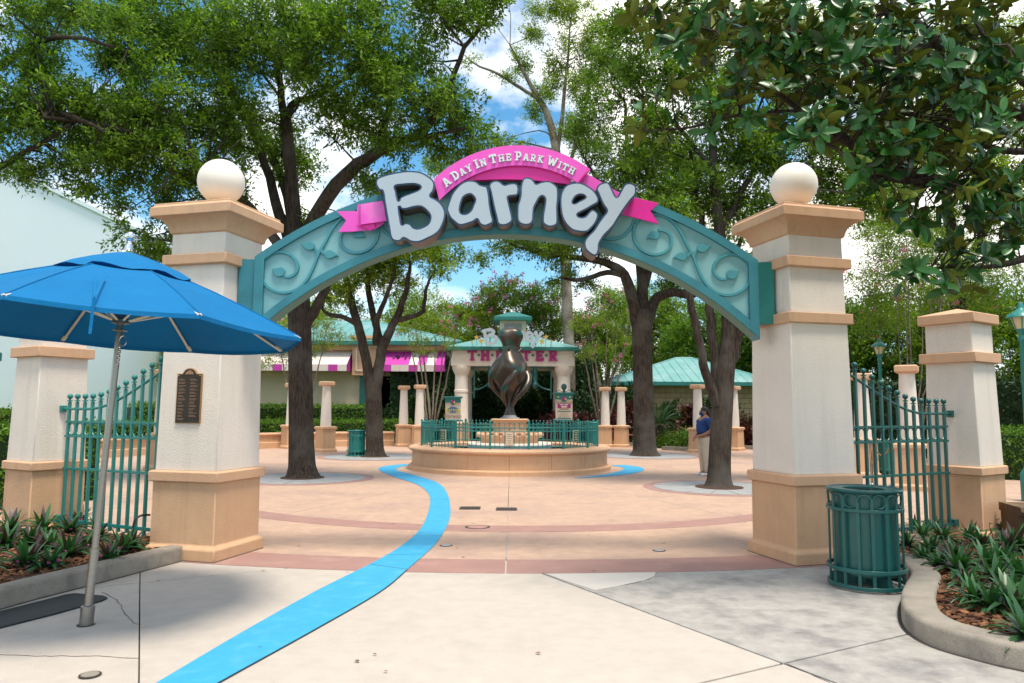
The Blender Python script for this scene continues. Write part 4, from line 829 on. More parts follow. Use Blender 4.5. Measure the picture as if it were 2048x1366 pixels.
# ================================================================== THEATRE PAVILION
TY = 34.0
def theatre():
    cx = D(1024, 820, TY).x; x0, x1 = D(902, 712, TY).x, D(1149, 712, TY).x; cx = (x0 + x1) / 2; hw = (x1 - x0) / 2; dep = 3.6
    t = thing('theatre_pavilion', 'small cream pavilion with teal hipped roof and magenta capital lettering behind the fountain', 'pavilion', (cx, TY, 0))
    zt, zb = D(1024, 700, TY).z, D(1024, 732, TY).z
    def W(o): return o
    bm = MB(); bm.box((0, .2, (zt + zb) / 2), (2 * hw, .4, zt - zb)); bm.build('front_beam', M['cream'], t, bevel=.02)
    for s in (-1, 1): MB().box((s * (hw - .2), dep / 2 + .42, (zt + zb) / 2), (.4, dep, zt - zb)).build('side_beam', M['cream'], t, bevel=.02)
    MB().box((0, dep + .62, (zt + zb) / 2), (2 * hw - .82, .36, zt - zb)).build('rear_beam', M['cream'], t)
    for s in (-1, 1):
        for yy in (.38, dep):
            xx = s * (hw - .48)
            MB().lathe([(.335, 0), (.335, 1.2), (.325, 1.25), (.32, 2.4), (.345, 2.42), (.345, 2.52), (.315, 2.55), (.30, zb - .42), (.33, zb - .38), (.44, zb - .12), (.44, zb)], 28, (xx, yy, 0)).build('column', M['cream'], t, smooth=True)
            MB().square([(.80, 0), (.80, 1.0), (.74, 1.03)], (xx, yy, 0)).build('column_base', M['peach'], t, bevel=.02)
    # hip roof with standing seams
    e = .22; zr = zt + .1; hx, y0, y1 = hw + e, -e, dep + .8 + e; rz = D(1024, 668, TY + 1.5).z; ym = (y0 + y1) / 2; rx = hx - (y1 - y0) / 2 + .2
    MB().box((0, ym, zt + .05), (2 * hx, y1 - y0, .16)).build('fascia', M['roofedge'], t, bevel=.01)
    A = [(-hx, y0, zr + .035), (hx, y0, zr + .035), (hx, y1, zr + .035), (-hx, y1, zr + .035), (-rx, ym, rz), (rx, ym, rz)]
    rf = MB().add(A, [(0, 1, 5, 4), (1, 2, 5), (2, 3, 4, 5), (3, 0, 4)]).build('roof', M['roof'], t)
    for k in range(11):
        u = -1 + 2 * k / 10; xa = u * hx * .98; xb = max(-rx, min(rx, xa)); f = min(1, (hx - abs(xa)) / (hx - rx + 1e-6)) if abs(xa) > rx else 1
        p0 = Vector((xa, y0, zr + .04)); p1 = Vector((xa, y0 + (ym - y0) * f, zr + .035 + (rz - zr - .035) * f)); MB().tube([p0, p1], .022, 4).build('roof_seam', M['roof'], rf)
    # cupola
    cw = D(1052, 640, TY + 2).x - D(1000, 640, TY + 2).x; zc0, zc1 = rz - .5, D(1024, 643, TY + 2).z; zc2 = D(1024, 628, TY + 2).z; yc = ym
    cu = MB().box((0, yc, (zc0 + zc1) / 2), (cw, cw, zc1 - zc0)).build('cupola', M['signcream'], t, bevel=.01)
    for k in range(8): MB().box((0, yc - cw / 2 - .02, zc0 + .55 + k * (zc1 - zc0 - .7) / 8), (cw * .66, .05, .06), 0, .5).build('louvre', M['pitstone'], cu)
    MB().loft([[(-cw * .72, yc - cw * .72, zc1), (cw * .72, yc - cw * .72, zc1), (cw * .72, yc + cw * .72, zc1), (-cw * .72, yc + cw * .72, zc1)], [(-cw * .72, yc - cw * .72, zc1 + .16), (cw * .72, yc - cw * .72, zc1 + .16), (cw * .72, yc + cw * .72, zc1 + .16), (-cw * .72, yc + cw * .72, zc1 + .16)], [(-.1, yc - .1, zc2 + .12), (.1, yc - .1, zc2 + .12), (.1, yc + .1, zc2 + .12), (-.1, yc + .1, zc2 + .12)]]).build('cupola_roof', M['roofedge'], cu)
    # magenta capitals with dots
    zl = D(1024, 721.5, TY).z; h = D(1024, 699.5, TY).z - zl
    xs = [944.5, 970.5, 999, 1026, 1052, 1079, 1106]
    for ch, px in zip('THEATER', xs):
        mb, w = slab_letter(ch, h, .07, .26, .15); o = mb.build('letter', M['magenta'], t); o.location = (D(px, 711, TY).x - cx, -.002, zl)
    for a, b in zip(xs[:-1], xs[1:]):
        MB().sphere((D((a + b) / 2, 711, TY).x - cx, -.03, zl + h / 2), .06, 10, 6).build('dot', M['roofedge'], t)
    # bubble word on the roof edge, held on thin stays
    sc = (D(1085, 690, TY).x - D(964, 690, TY).x) / (D(1272, 400, LYF).x - D(753, 400, LYF).x); ox = D(753, 400, LYF).x; oz = D(900, 483, LYF).z
    tx = D(964, 690, TY).x - cx; tz = D(1000, 692, TY).z
    for k, ch in enumerate('Barney'):
        P = [[((x - ox) * sc + tx, (z - oz) * sc + tz) for x, z in p] for p in letter_polys(ch, LYF)]
        P2 = [inset(P[0], .008)] + [inset(p, -.004) for p in P[1:]]
        link('bubble_letter', shape_mesh('bubble_letter', P2, -.5 + .01 * (k % 2), .09), M['letterface'], t)
        c = sum(x for x, z in P[0]) / len(P[0]); MB().tube([(c, -.38, tz + .5), (c, 0.1, zt + .25)], .025, 5).build('stay', M['roofedge'], t)
    for px, py, s in ((953, 675, .8), (962, 682, 1.0), (944, 683, .5), (1092, 674, .8), (1084, 683, 1.0), (1103, 682, .5)):
        q = D(px, py, TY - .4); rr = .16 * s; pts = [(q.x - cx + (rr if i % 2 == 0 else rr * .45) * math.sin(i * math.pi / 5), q.z + (rr if i % 2 == 0 else rr * .45) * math.cos(i * math.pi / 5)) for i in range(10)]
        MB().wall(pts, -.44, -.38).build('star', M['gold'], t); MB().tube([(q.x - cx, -.38, q.z), (q.x - cx, .2, zt + .2)], .012, 4).build('stay', M['roofedge'], t)
    # teal brackets and pendant lamps under the beam
    for s in (-1, 1):
        xx = s * (hw - 1.08); mb = MB(); pts = [(xx - s * (.0 + .9 * math.sin(q)), .2, zb - 1.1 + .95 * (1 - math.cos(q))) for q in np.linspace(0, math.pi / 2, 9)]; mb.tube(pts, .04, 6); mb.box((xx, .2, zb - .75), (.06, .06, 1.5)); mb.box((xx - s * .5, .2, zb - .06), (1.0, .06, .06)); mb.build('bracket', M['darkteal'], t, smooth=False)
        MB().lathe([(.11, zb - 1.0), (.16, zb - .85), (.12, zb - .75), (.10, zb - .72), (.10, zb)], 12, (s * 1.05, .25, 0)).build('pendant_lamp', M['darkteal'], t, smooth=True)
    return t
theatre()
# ------------------------------------------------------------------ sign boards before the theatre
def board(px0, px1, py0, py1, Y, label, kind):
    a = D(px0, py0, Y); b = D(px1, py1, Y); w = b.x - a.x; h = a.z - b.z; cx = (a.x + b.x) / 2
    t = thing('entrance_sign', label, 'sign', (cx, Y, 0)); zb = b.z; zt = a.z
    MB().lathe([(.11, 0), (.11, .1), (.07, .14), (.06, zb)], 12).build('post', M['roofedge'], t, smooth=True)
    MB().box((0, 0, (zb + zt) / 2), (w, .08, h)).build('board', M['signcream'], t, bevel=.01)
    MB().box((0, -.01, zt - h * .09), (w * 1.03, .13, h * .2)).build('header', M['roofedge'], t); MB().box((0, 0, zt + .045), (w * 1.22, .22, .07)).build('top_rail', M['roofedge'], t, bevel=.01); MB().box((0, 0, zb - .02), (w * 1.15, .2, .06)).build('bottom_rail', M['roofedge'], t, bevel=.01)
    dz = zt - h * .17; r = w * .18
    MB().wall([(r * math.cos(q), dz + r * math.sin(q)) for q in np.linspace(0, 2 * math.pi, 25)[:-1]], -.085, -.06).build('medallion', M['roofedge'], t)
    MB().wall([(-r * .05 + r * .62 * math.cos(q), dz + r * .15 + r * .62 * math.sin(q)) for q in np.linspace(0, 2 * math.pi, 17)[:-1]], -.095, -.083).build('magenta_disc', M['magenta'], t); MB().wall([(r * .55 + r * .2 * math.cos(q), dz - r * .1 + r * .42 * math.sin(q)) for q in np.linspace(0, 2 * math.pi, 13)[:-1]], -.099, -.083).build('yellow_disc', M['yellow'], t)
    if kind == 0:
        ez = zb + h * .47; MB().wall([(w * .34 * math.cos(q), ez + h * .135 * math.sin(q)) for q in np.linspace(0, 2 * math.pi, 33)[:-1]], -.06, -.035).build('oval', M['signblue'], t)
        o = link('lettering', text_mesh('lettering', 'Barney', .21, .006), M['yellow'], t); o.location = (0, -.066, ez); o = link('lettering', text_mesh('lettering', 'Entrance', .19, .005), M['brown'], t); o.location = (0, -.046, zb + h * .18)
    else:
        o = link('lettering', text_mesh('lettering', 'Entrance', .17, .004), M['brown'], t); o.location = (0, -.045, zb + h * .69)
        pz_ = zb + h * .55; MB().box((0, -.05, pz_), (w * .76, .03, h * .17)).build('magenta_panel', M['magenta'], t, bevel=.01); MB().box((0, -.07, pz_ - h * .03), (w * .34, .012, h * .07)).build('clock_window', M['signcream'], t)
        mb = MB()
        for x in (-.16, .14): mb.box((x * w * .9, -.067, pz_ + h * .05), (w * .2, .004, h * .03))
        mb.build('panel_print', M['mint'], t)['kind'] = 'stuff'
        for zz in (.34, .07): MB().box((0, -.045, zb + h * zz), (w * .76, .01, h * .035)).build('rule_bar', M['roofedge'], t)
        mb = MB()
        for k in range(4): mb.box((0, -.042, zb + h * (.27 - k * .045)), (w * random.uniform(.4, .6), .004, h * .012))
        mb.box((0, -.042, zb + h * .42), (w * .55, .004, h * .03)); mb.build('print_lines', M['brown'], t)['kind'] = 'stuff'
        for x in (-.34, .34): MB().sphere((x * w, -.08, zt - h * .1), .03, 8, 5).build('stud', M['yellow'], t)
        fn = MB().lathe([(.05, zt + .08), (.05, zt + .16), (.09, zt + .22), (.11, zt + .30), (.07, zt + .38), (.02, zt + .4)], 12).build('finial', M['darkteal'], t, smooth=True)
        for s in (-1, 1): MB().tube([(s * .05, 0, zt + .1), (s * .18, 0, zt + .17), (s * .30, 0, zt + .1)], .012, 5).build('scroll', M['darkteal'], fn)
    return t
board(891, 921, 797, 840, 27.5, 'small cream entrance board with blue oval and dark header left of the sculpture', 0)
board(1111, 1145, 789, 840, 27.0, 'taller cream entrance board with magenta panel and round finial', 1)
# ------------------------------------------------------------------ colonnade posts round the plaza
def post_col(x, y, label, group='cream round posts round the plaza', H=2.62):
    t = thing('garden_column', label, 'column', (x, y, 0), math.atan2(y - CY, x - CX), group)
    MB().square([(.64, 0), (.64, .1), (.56, .13), (.54, .83), (.62, .86), (.62, .94), (.5, .96)]).build('base', M['peach'], t, bevel=.012)
    MB().lathe([(.20, .95), (.195, 1.3), (.15, H - .14)], 24).build('shaft', M['cream'], t, smooth=True)
    MB().square([(.36, H - .15), (.44, H - .12), (.44, H), (.38, H + .02)]).build('cap', M['cap'], t, bevel=.01)
    return t
cl = 'cream round garden column on peach base standing '
for px, py, e in ((650, 904, 'before the seat wall near the thick trunk'), (580, 897, 'half hidden by the thick trunk beside the hedge'), (838, 896, 'beside the fountain, before the pair of bare shrubs'), (806, 893, 'next to the seat wall end by the bare shrubs')):
    g = G(px, py); post_col(g.x, g.y, cl + e)
for px, py, e in ((1211, 894, 'right next to the fountain railing by red shrubs'), (1243, 894, 'between the fountain and the tall oak'), (1397, 905, 'just behind the person'), (1470, 901, 'between the forked oak and right gate pillar')):
    g = G(px, py); post_col(g.x, g.y, cl + e)
for px, Y, z1, e in ((1727, 18.5, 2.55, 'beyond the right gate next to the gate pillar'), (1820, 15.5, 2.57, 'beyond the right gate nearest the short pillar')):
    q = D(px, 900, Y); post_col(q.x, Y, cl + e, H=z1)
q = D(322, 900, 19.5); post_col(q.x, 19.5, cl + 'half hidden behind the plaque pillar beyond the left gate', H=2.6)
# ------------------------------------------------------------------ seat wall, low walls
def seat_wall(label, pts, h, depth=.55, mats=('peach', 'cap')):
    t = thing('seat_wall', label, 'wall', (pts[0][0], pts[0][1], 0)); pts = catmull(pts, 6, False); n = len(pts)
    def off(d):
        out = []
        for i in range(n):
            a = pts[max(i - 1, 0)]; b = pts[min(i + 1, n - 1)]; dx, dy = b[0] - a[0], b[1] - a[1]; l = math.hypot(dx, dy); out.append((pts[i][0] - dy / l * d, pts[i][1] + dx / l * d))
        return out
    A = off(0); B = off(depth); C = off(-.05); E = off(depth + .05); P = off(-.06)
    MB().loft([[(*A[i], 0), (*A[i], h - .1), (*B[i], h - .1), (*B[i], 0)] for i in range(n)]).build('body', M[mats[0]], t, True, smooth=True)
    MB().loft([[(*P[i], 0), (*P[i], h * .38), (*A[i], h * .42), (*B[i], h * .2), (*B[i], 0)] for i in range(n)]).build('plinth', M[mats[0]], t, True, smooth=True)
    MB().loft([[(*C[i], h - .098), (*off(-.08)[i], h - .05), (*C[i], h), (*E[i], h), (*E[i], h - .098)] for i in range(n)]).build('cap', M[mats[1]], t, True, smooth=True)
    return t
seat_wall('long low peach seat wall curving in front of the hedges', [(-13.5, 22.0), (-12.4, 25.5), (-10.8, 28.8), (-8.2, 31.4), (-5.2, 32.8)], .62)
seat_wall('short low dark-stained seat wall beside the short right pillar', [(5.95, 8.75), (6.6, 8.62), (7.4, 8.6), (8.4, 8.7)], .50, .5, ('darkwall', 'darkwall'))
for pts, lb in (([(4.5, 34.0), (6.5, 33.6), (8.6, 32.6), (10.5, 30.8), (12.2, 28.0)], 'grey kerb edging the shrub bed behind the right columns'), ([(6.2, 30.4), (7.4, 29.6), (8.4, 29.9)], 'short curved grey kerb of the small bed behind the person')):
    tag(strip(catmull(pts, 5, False), .2, .16, .17).build('kerb', M['kerb']), lb, 'kerb')
# ================================================================== BUILDINGS
def hip_roof(t, x0, x1, y0, y1, z0, z1, mat, seams=True, ridge=None, ov=.5):
    x0 -= ov; x1 += ov; y0 -= ov; y1 += ov; ym = (y0 + y1) / 2; run = (y1 - y0) / 2; r0, r1 = x0 + run, x1 - run
    if ridge: r0, r1 = ridge
    MB().box(((x0 + x1) / 2, ym, z0 - .06), (x1 - x0, y1 - y0, .2)).build('fascia', M['roofedge'], t, True)
    zz = z0 + .045
    rf = MB().add([(x0, y0, zz), (x1, y0, zz), (x1, y1, zz), (x0, y1, zz), (r0, ym, z1), (r1, ym, z1)], [(0, 1, 5, 4), (1, 2, 5), (2, 3, 4, 5), (3, 0, 4)]).build('roof', mat, t, True)
    if seams:
        x = x0 + .3
        while x < x1 - .2:
            f = 1. if r0 <= x <= r1 else ((x - x0) / (r0 - x0) if x < r0 else (x1 - x) / (x1 - r1))
            MB().box((x, y0 + (ym - y0) * f / 2, zz + (z1 - zz) * f / 2 + .012), (.035, math.hypot((ym - y0) * f, (z1 - zz) * f), .03), 0, math.atan2(z1 - zz, ym - y0)).build('roof_seam', mat, rf, True); x += .52
        for a, b in (((x0, y0, zz), (r0, ym, z1)), ((x1, y0, zz), (r1, ym, z1)), ((r0, ym, z1), (r1, ym, z1))): MB().tube([a, b], .05, 6).build('hip_cap', mat, rf, True)
    return rf
def right_building():
    Y = 42.; xa, xb = D(1235, 800, Y).x, D(1520, 800, Y).x; z0 = D(1350, 768, Y).z
    t = thing('roofed_building', 'tan block building with teal standing-seam hip roof behind the tall oak', 'building', ((xa + xb) / 2, Y, 0)); y1 = Y + 7.5
    MB().box(((xa + xb) / 2, (Y + y1) / 2, z0 / 2), (xb - xa, y1 - Y, z0)).build('wall', M['joint'], t, True)
    k = 0; z = .02
    while z < z0 - .2:
        x = xa - (k % 2) * .3
        while x < xb:
            a = max(x, xa); b = min(x + .6, xb)
            if b - a > .05: MB().box(((a + b) / 2, Y - .03, z + .145), (b - a - .02, .08, .27)).build('block', M['blockstone'], t, True)
            x += .6
        z += .29; k += 1
    hip_roof(t, xa, xb, Y, y1, z0 + .05, D(1375, 716, (Y + y1) / 2).z, M['roof'], True, (D(1352, 720, 45.7).x, D(1385, 720, 45.7).x), .9)
right_building()
def left_building():
    Y = 40.; xa, xb = -17.5, D(905, 760, Y).x; t = thing('awning_building', 'long beige building with teal roof and pink striped awnings behind the hedges', 'building', ((xa + xb) / 2, Y, 0))
    z0 = D(700, 690, Y).z; y1 = Y + 10; xo0, xo1 = D(745, 800, Y).x, xb
    MB().box(((xa + xo0) / 2, Y + .2, z0 / 2), (xo0 - xa, .4, z0)).build('wall', M['beige'], t, True)
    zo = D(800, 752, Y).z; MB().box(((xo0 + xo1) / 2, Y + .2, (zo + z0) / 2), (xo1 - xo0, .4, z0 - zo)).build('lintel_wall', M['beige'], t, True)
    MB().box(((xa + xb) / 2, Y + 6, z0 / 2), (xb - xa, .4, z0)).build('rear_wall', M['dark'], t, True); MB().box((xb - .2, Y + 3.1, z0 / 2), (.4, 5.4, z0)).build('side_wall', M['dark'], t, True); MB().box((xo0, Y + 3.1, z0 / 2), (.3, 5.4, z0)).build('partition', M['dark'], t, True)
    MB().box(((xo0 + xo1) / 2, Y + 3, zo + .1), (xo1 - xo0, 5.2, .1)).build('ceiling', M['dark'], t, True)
    MB().box(((xa + xb) / 2, Y - .06, z0 - .12), (xb - xa, .5, .34)).build('cornice', M['peach'], t, True, bevel=.03)
    # pilaster with sunk panel
    p0, p1 = D(707, 740, Y).x, D(770, 740, Y).x; zt = D(740, 678, Y).z; zl = D(740, 752, Y).z
    pl_ = MB().box(((p0 + p1) / 2, Y - .2, (zt + zl) / 2), (p1 - p0, .5, zt - zl)).build('pier', M['cap'], t, True, bevel=.03); MB().box(((p0 + p1) / 2, Y - .2, zt + .06), (p1 - p0 + .2, .7, .16)).build('pier_cap', M['peach'], pl_, True)
    pw = (p1 - p0) * .36
    for a, b, c, d in ((0, .55, 2 * pw, .07), (0, -.75, 2 * pw, .07), (-pw, -.1, .07, 1.3), (pw, -.1, .07, 1.3)): MB().box(((p0 + p1) / 2 + a, Y - .47, (zt + zl) / 2 + b), (c, .05, d)).build('panel_moulding', M['cream'], pl_, True)
    MB().box((D(727, 800, Y).x, Y - .1, zl / 2), (.36, .3, zl)).build('downpipe', M['darkteal'], t, True)
    def awning(pa, pb, nstripe, lab):
        a, b = D(pa, 740, Y).x, D(pb, 740, Y).x; zt_, zb_ = D(700, 703, Y).z, D(700, 742, Y - 1.3).z; aw = None
        w = (b - a) / nstripe; root = None
        for k in range(nstripe):
            x0, x1 = a + k * w, a + (k + 1) * w; m = M['awnwhite'] if (nstripe > 10 or k in (3, 5)) else M['awnpink']
            MB().loft([[(x0, Y - .05, zt_), (x1, Y - .05, zt_), (x1, Y - .05, zt_ - .03), (x0, Y - .05, zt_ - .03)], [(x0, Y - 1.3, zb_ + .35), (x1, Y - 1.3, zb_ + .35), (x1, Y - 1.3, zb_ + .32), (x0, Y - 1.3, zb_ + .32)]]).build('awning_stripe', m, t, True)
            MB().box(((x0 + x1) / 2, Y - 1.31, zb_ + .17), (w * .98, .02, .34)).build('awning_valance', M['awnpink'] if k % 3 == 0 else M['awnwhite'], t, True)
        for xx in (a, b): MB().add([(xx, Y - .05, zt_), (xx, Y - 1.3, zb_ + .34), (xx, Y - 1.3, zb_), (xx, Y - .05, zb_)], [(0, 1, 2, 3)]).build('awning_side', M['awnpink'], t, True)
    awning(400, 704, 17, ''); awning(773, 892, 7, '')
    hip_roof(t, xa, xb, Y - .3, y1, z0 + .12, z0 + 1.9, M['roof'], True, None, .5)
left_building()
t = thing('pale_warehouse', 'huge plain pale blue-white building wall rising behind the umbrella', 'building', (-36, 70, 0))
MB().box((-36, 75, 7.6), (14, 90, 15.2)).build('wall', M['palewall'], t, True); MB().box((-36, 75, 15.25), (14.3, 90.3, .3)).build('parapet', M['palewall'], t, True)
t = thing('kiosk', 'corner of a kiosk with teal eaves behind the short left pillar', 'kiosk', (-14.3, 16.3, 0)); kx = -12.6
MB().box((kx - 1.75, 16.3, 1.35), (3.0, 3.0, 2.7)).build('wall', M['beige'], t, True); hip_roof(t, kx - 3.2, kx - .3, 14.8, 17.8, D(10, 706, 17.5).z, D(0, 640, 17.5).z + .5, M['roof'], True, None, .3)
# ------------------------------------------------------------------ lamp posts, rope posts
def lamp(px, pyt, pyb, Y, label):
    q = D(px, pyt, Y); zt = q.z; t = thing('street_lamp', label, 'lamp', (q.x, Y, 0), 0, 'teal garden lamps'); s = zt - D(px, pyb, Y).z; zl = zt - s
    MB().lathe([(.16, 0), (.16, .5), (.1, .6), (.055, .8), (.05, zl - .25), (.07, zl - .2), (.05, zl - .12), (.09, zl - .03), (.10, zl)], 14).build('pole', M['teal'], t, smooth=True)
    h = s
    MB().lathe([(.10, zl), (.17, zl + h * .42), (.17, zl + h * .44)], 14).build('lantern_glass', M['glass'], t, smooth=True)
    for k in range(6):
        a = k * math.pi / 3; MB().tube([(.105 * math.cos(a), .105 * math.sin(a), zl), (.178 * math.cos(a), .178 * math.sin(a), zl + h * .44)], .009, 4).build('lantern_bar', M['teal'], t)
    MB().lathe([(.24, zl + h * .42), (.22, zl + h * .5), (.15, zl + h * .62), (.07, zl + h * .72), (.05, zl + h * .8), (.05, zl + h * .88), (.02, zl + h)], 16).build('lantern_cap', M['teal'], t, smooth=True)
lamp(2040, 604, 658, 13.5, 'teal lantern lamp post beside the short right pillar'); lamp(1757, 674, 708, 24., 'teal lantern lamp post behind the right gate')
rp_ = []
for px, lb in ((1744, 'chrome rope post beyond the right gate near the gate pillar'), (1784, 'chrome rope post beyond the right gate before the bin')):
    q = D(px, 960, 15.9); t = thing('rope_post', lb, 'rope post', (q.x, 15.9, .004)); MB().lathe([(.17, 0), (.17, .015), (.12, .04), (.04, .07), (.03, .09)], 24).build('foot', M['chrome'], t, smooth=True); MB().lathe([(.03, .08), (.03, .95), (.045, .96), (.045, .99), (.02, 1.01)], 16).build('pole', M['steel'], t, smooth=True); rp_.append(q.x)
a, b = rp_; pts = [(a + (b - a) * u, 15.85, .93 - .25 * math.sin(math.pi * u)) for u in np.linspace(0, 1, 9)]
mb = MB(); mb.tube(pts, .016, 6); mb.tube([(b + (x - 0) * .5, 15.85 + .2 * x, .93 - .3 * math.sin(math.pi * x)) for x in np.linspace(0, 1, 8)], .016, 6); mb.tube([(a, 15.84, .9), (a - .08, 15.8, .6), (a + .02, 15.8, .45), (a + .1, 15.82, .6), (a + .02, 15.84, .88)], .014, 6)
tag(mb.build('barrier_rope', M['rope'], smooth=True), 'loose tan rope looped over the two chrome posts', 'rope')
g = G(1355, 896); t = thing('bollard_post', 'dark red wooden rope post by the small bed behind the person', 'post', (g.x, g.y, 0)); MB().box((0, 0, .55), (.14, .14, 1.1)).build('shaft', M['redpost'], t, bevel=.01); MB().square([(.17, 1.08), (.17, 1.14), (.02, 1.2)]).build('cap', M['redpost'], t)
q = [(g.x + u * 2.2, g.y - u * .4, .95 - .3 * math.sin(math.pi * u)) for u in np.linspace(0, 1, 9)] ; q0 = [(g.x - u * 3.0, g.y + u * 1.2, .75 - .25 * math.sin(math.pi * u)) for u in np.linspace(0, 1, 9)]
tag(MB().tube(q, .025, 6).tube(q0, .025, 6).build('barrier_rope', M['rope'], smooth=True), 'tan rope sagging from the dark red post', 'rope')
# ================================================================== VEGETATION
def big_mesh(name, V, tri):
    me = bpy.data.meshes.new(name); nv = len(V); nf = len(tri); me.vertices.add(nv); me.vertices.foreach_set('co', V.astype(np.float32).ravel())
    me.loops.add(nf * 3); me.loops.foreach_set('vertex_index', tri.astype(np.int32).ravel()); me.polygons.add(nf); me.polygons.foreach_set('loop_start', np.arange(0, nf * 3, 3, dtype=np.int32))
    me.update(calc_edges=True); return me
def unit(a): return a / (np.linalg.norm(a, axis=-1, keepdims=True) + 1e-9)
def leaf_mesh(name, C, A, Nn, L, Wd, fold=.12, tone=None):
    """C base points, A axis, Nn normal hint, L length, Wd width -> folded diamond leaves (2 triangles each)"""
    A = unit(A); S = unit(np.cross(A, Nn)); U = np.cross(S, A); n = len(C); L = L[:, None]; Wd = Wd[:, None]
    V = np.empty((n, 4, 3)); V[:, 0] = C; V[:, 1] = C + A * L * .48 + S * Wd * .5 + U * Wd * fold; V[:, 2] = C + A * L - U * L * .06; V[:, 3] = C + A * L * .48 - S * Wd * .5 + U * Wd * fold
    b = (np.arange(n) * 4)[:, None]; tri = np.stack([np.concatenate([b, b + 1, b + 2], 1), np.concatenate([b, b + 2, b + 3], 1)], 1).reshape(-1, 3)
    me = big_mesh(name, V.reshape(-1, 3), tri); at = me.attributes.new('tone', 'FLOAT', 'POINT')
    at.data.foreach_set('value', np.repeat((RNG.random(n) * .55 if tone is None else tone), 4).astype(np.float32)); return me
def rnd_dirs(n): return unit(RNG.normal(size=(n, 3)))
def sprigs_to_leaves(name, SP, SD, k, leaf, mat, parent, spread=.28, up=.7, droop=0., wr=.33):
    """every sprig is a short twig carrying k leaves"""
    n = len(SP); base = np.repeat(SP, k, 0); d = np.repeat(SD, k, 0); t = RNG.random(n * k)[:, None]
    C = base + d * spread * (t * 1.3 - .3) + RNG.normal(size=(n * k, 3)) * spread * .16
    A = unit(d * .7 + rnd_dirs(n * k) * .9 + np.array([0, 0, -droop])); Nn = unit(rnd_dirs(n * k) + np.array([0, 0, up]))
    L = leaf * RNG.uniform(.65, 1.25, n * k); tone = np.repeat(np.clip(RNG.normal(.22, .26, n), 0, .75), k); return link(name, leaf_mesh(name, C, A, Nn, L, L * RNG.uniform(.8, 1.2, n * k) * wr, tone=tone), mat, parent, True)
def blob_sprigs(blobs, dens):
    SP = []; SD = []
    for (c, r, w) in blobs:
        c = np.array(c); r = np.array(r); vol = r[0] * r[1] * r[2]; n = max(6, int(dens * w * vol ** .72))
        d = rnd_dirs(n); rad = RNG.random(n)[:, None] ** (1 / 2.4)
        # clumps: pull sprigs towards random clump centres
        m = max(3, n // 20); cc = rnd_dirs(m) * (RNG.random(m)[:, None] ** (1 / 2.2)); pick = RNG.integers(0, m, n); p = d * rad; p = p * .34 + cc[pick] * .70 + RNG.normal(size=(n, 3)) * .06
        SP.append(c + p * r); SD.append(unit(unit(p * r) * .8 + rnd_dirs(n) * .6 + np.array([0, 0, .1])))
    return np.concatenate(SP), np.concatenate(SD)
def limb_path(l):
    """list of (px, py, depth, radius) -> smoothed path + radii"""
    pts = [(*D(p[0], p[1], p[2]), p[3]) for p in l]; c = catmull(pts, 4, False); return [Vector(p[:3]) for p in c], [max(.004, p[3]) for p in c]
def tree(name, label, base, limbs, blobs, leafm, barkm, leaf=.075, k=22, dens=150, group=None, spread=.3, cat='tree', twig=.6, up=.7, droop=.1, flower=0., jitter=.03):
    t = thing(name, label, cat, (base[0], base[1], 0), 0, group); samples = []
    for i, l in enumerate(limbs):
        P, R = limb_path(l)
        if i == 0: P[0].z = -.02; P = [P[0] + Vector((0, 0, 0))] + P[1:]; R[0] *= 1.35; R[1] *= 1.12
        if i > 0: P = [p + Vector((random.uniform(-jitter, jitter), random.uniform(-jitter, jitter), 0)) * (0 if q == 0 else 1) for q, p in enumerate(P)]
        MB().tube(P, R, 14 if R[0] > .12 else 8).build('trunk' if i == 0 else 'limb', barkm, t, True, smooth=True, ang=80)
        for p, r in zip(P, R):
            if i > 0 or p.z > 2.5: samples.append((p.x, p.y, p.z, r))
    S = np.array(samples); SP, SD = blob_sprigs([(tuple(D(b[0], b[1], b[2])), b[3], b[4] if len(b) > 4 else 1.) for b in blobs], dens)
    SP[:, 2] = np.maximum(SP[:, 2], .3)
    if twig > 0:
        n = len(SP); nb = max(8, n // 26); nodes_ = RNG.choice(n, nb, replace=False); mb = MB()
        for q in nodes_:
            p = SP[q]; dd_ = np.linalg.norm(S[:, :3] - p, axis=1) + np.maximum(0, S[:, 2] - p[2]) * .6; j = int(np.argmin(dd_)); s = S[j]
            ln = np.linalg.norm(s[:3] - p)
            if ln > 6: continue
            mid = (s[:3] + p) / 2 + RNG.normal(size=3) * ln * .17 + np.array([0, 0, .08 * ln]); r = min(s[3] * .6, .012 + .014 * ln)
            mb.tube(catmull([tuple(s[:3]), tuple(mid), tuple(p)], 3, False), [r, r * .85, r * .7, r * .6, r * .45, r * .3, .004], 5, False)
        N_ = SP[nodes_]
        for q in RNG.choice(n, int(n * twig * .35), replace=False):
            p = SP[q]; j = int(np.argmin(np.linalg.norm(N_ - p, axis=1))); s = N_[j]
            if np.linalg.norm(s - p) < 1.6: mb.tube([tuple(s), tuple((s + p) / 2 + RNG.normal(size=3) * .06), tuple(p)], [.008, .006, .003], 3, False)
        if mb.v: tag(mb.build('branches', barkm, t, True, smooth=True, ang=80), kind='stuff')
    tag(sprigs_to_leaves('crown', SP, SD, k, leaf, leafm, t, spread, up, droop), kind='stuff')
    if flower > 0:
        q = RNG.choice(len(SP), int(len(SP) * flower), replace=False); tag(sprigs_to_leaves('blossom', SP[q] + SD[q] * spread, SD[q], 14, leaf * .7, M['flower'], t, spread * .5, .3, 0, .8), kind='stuff')
    return t
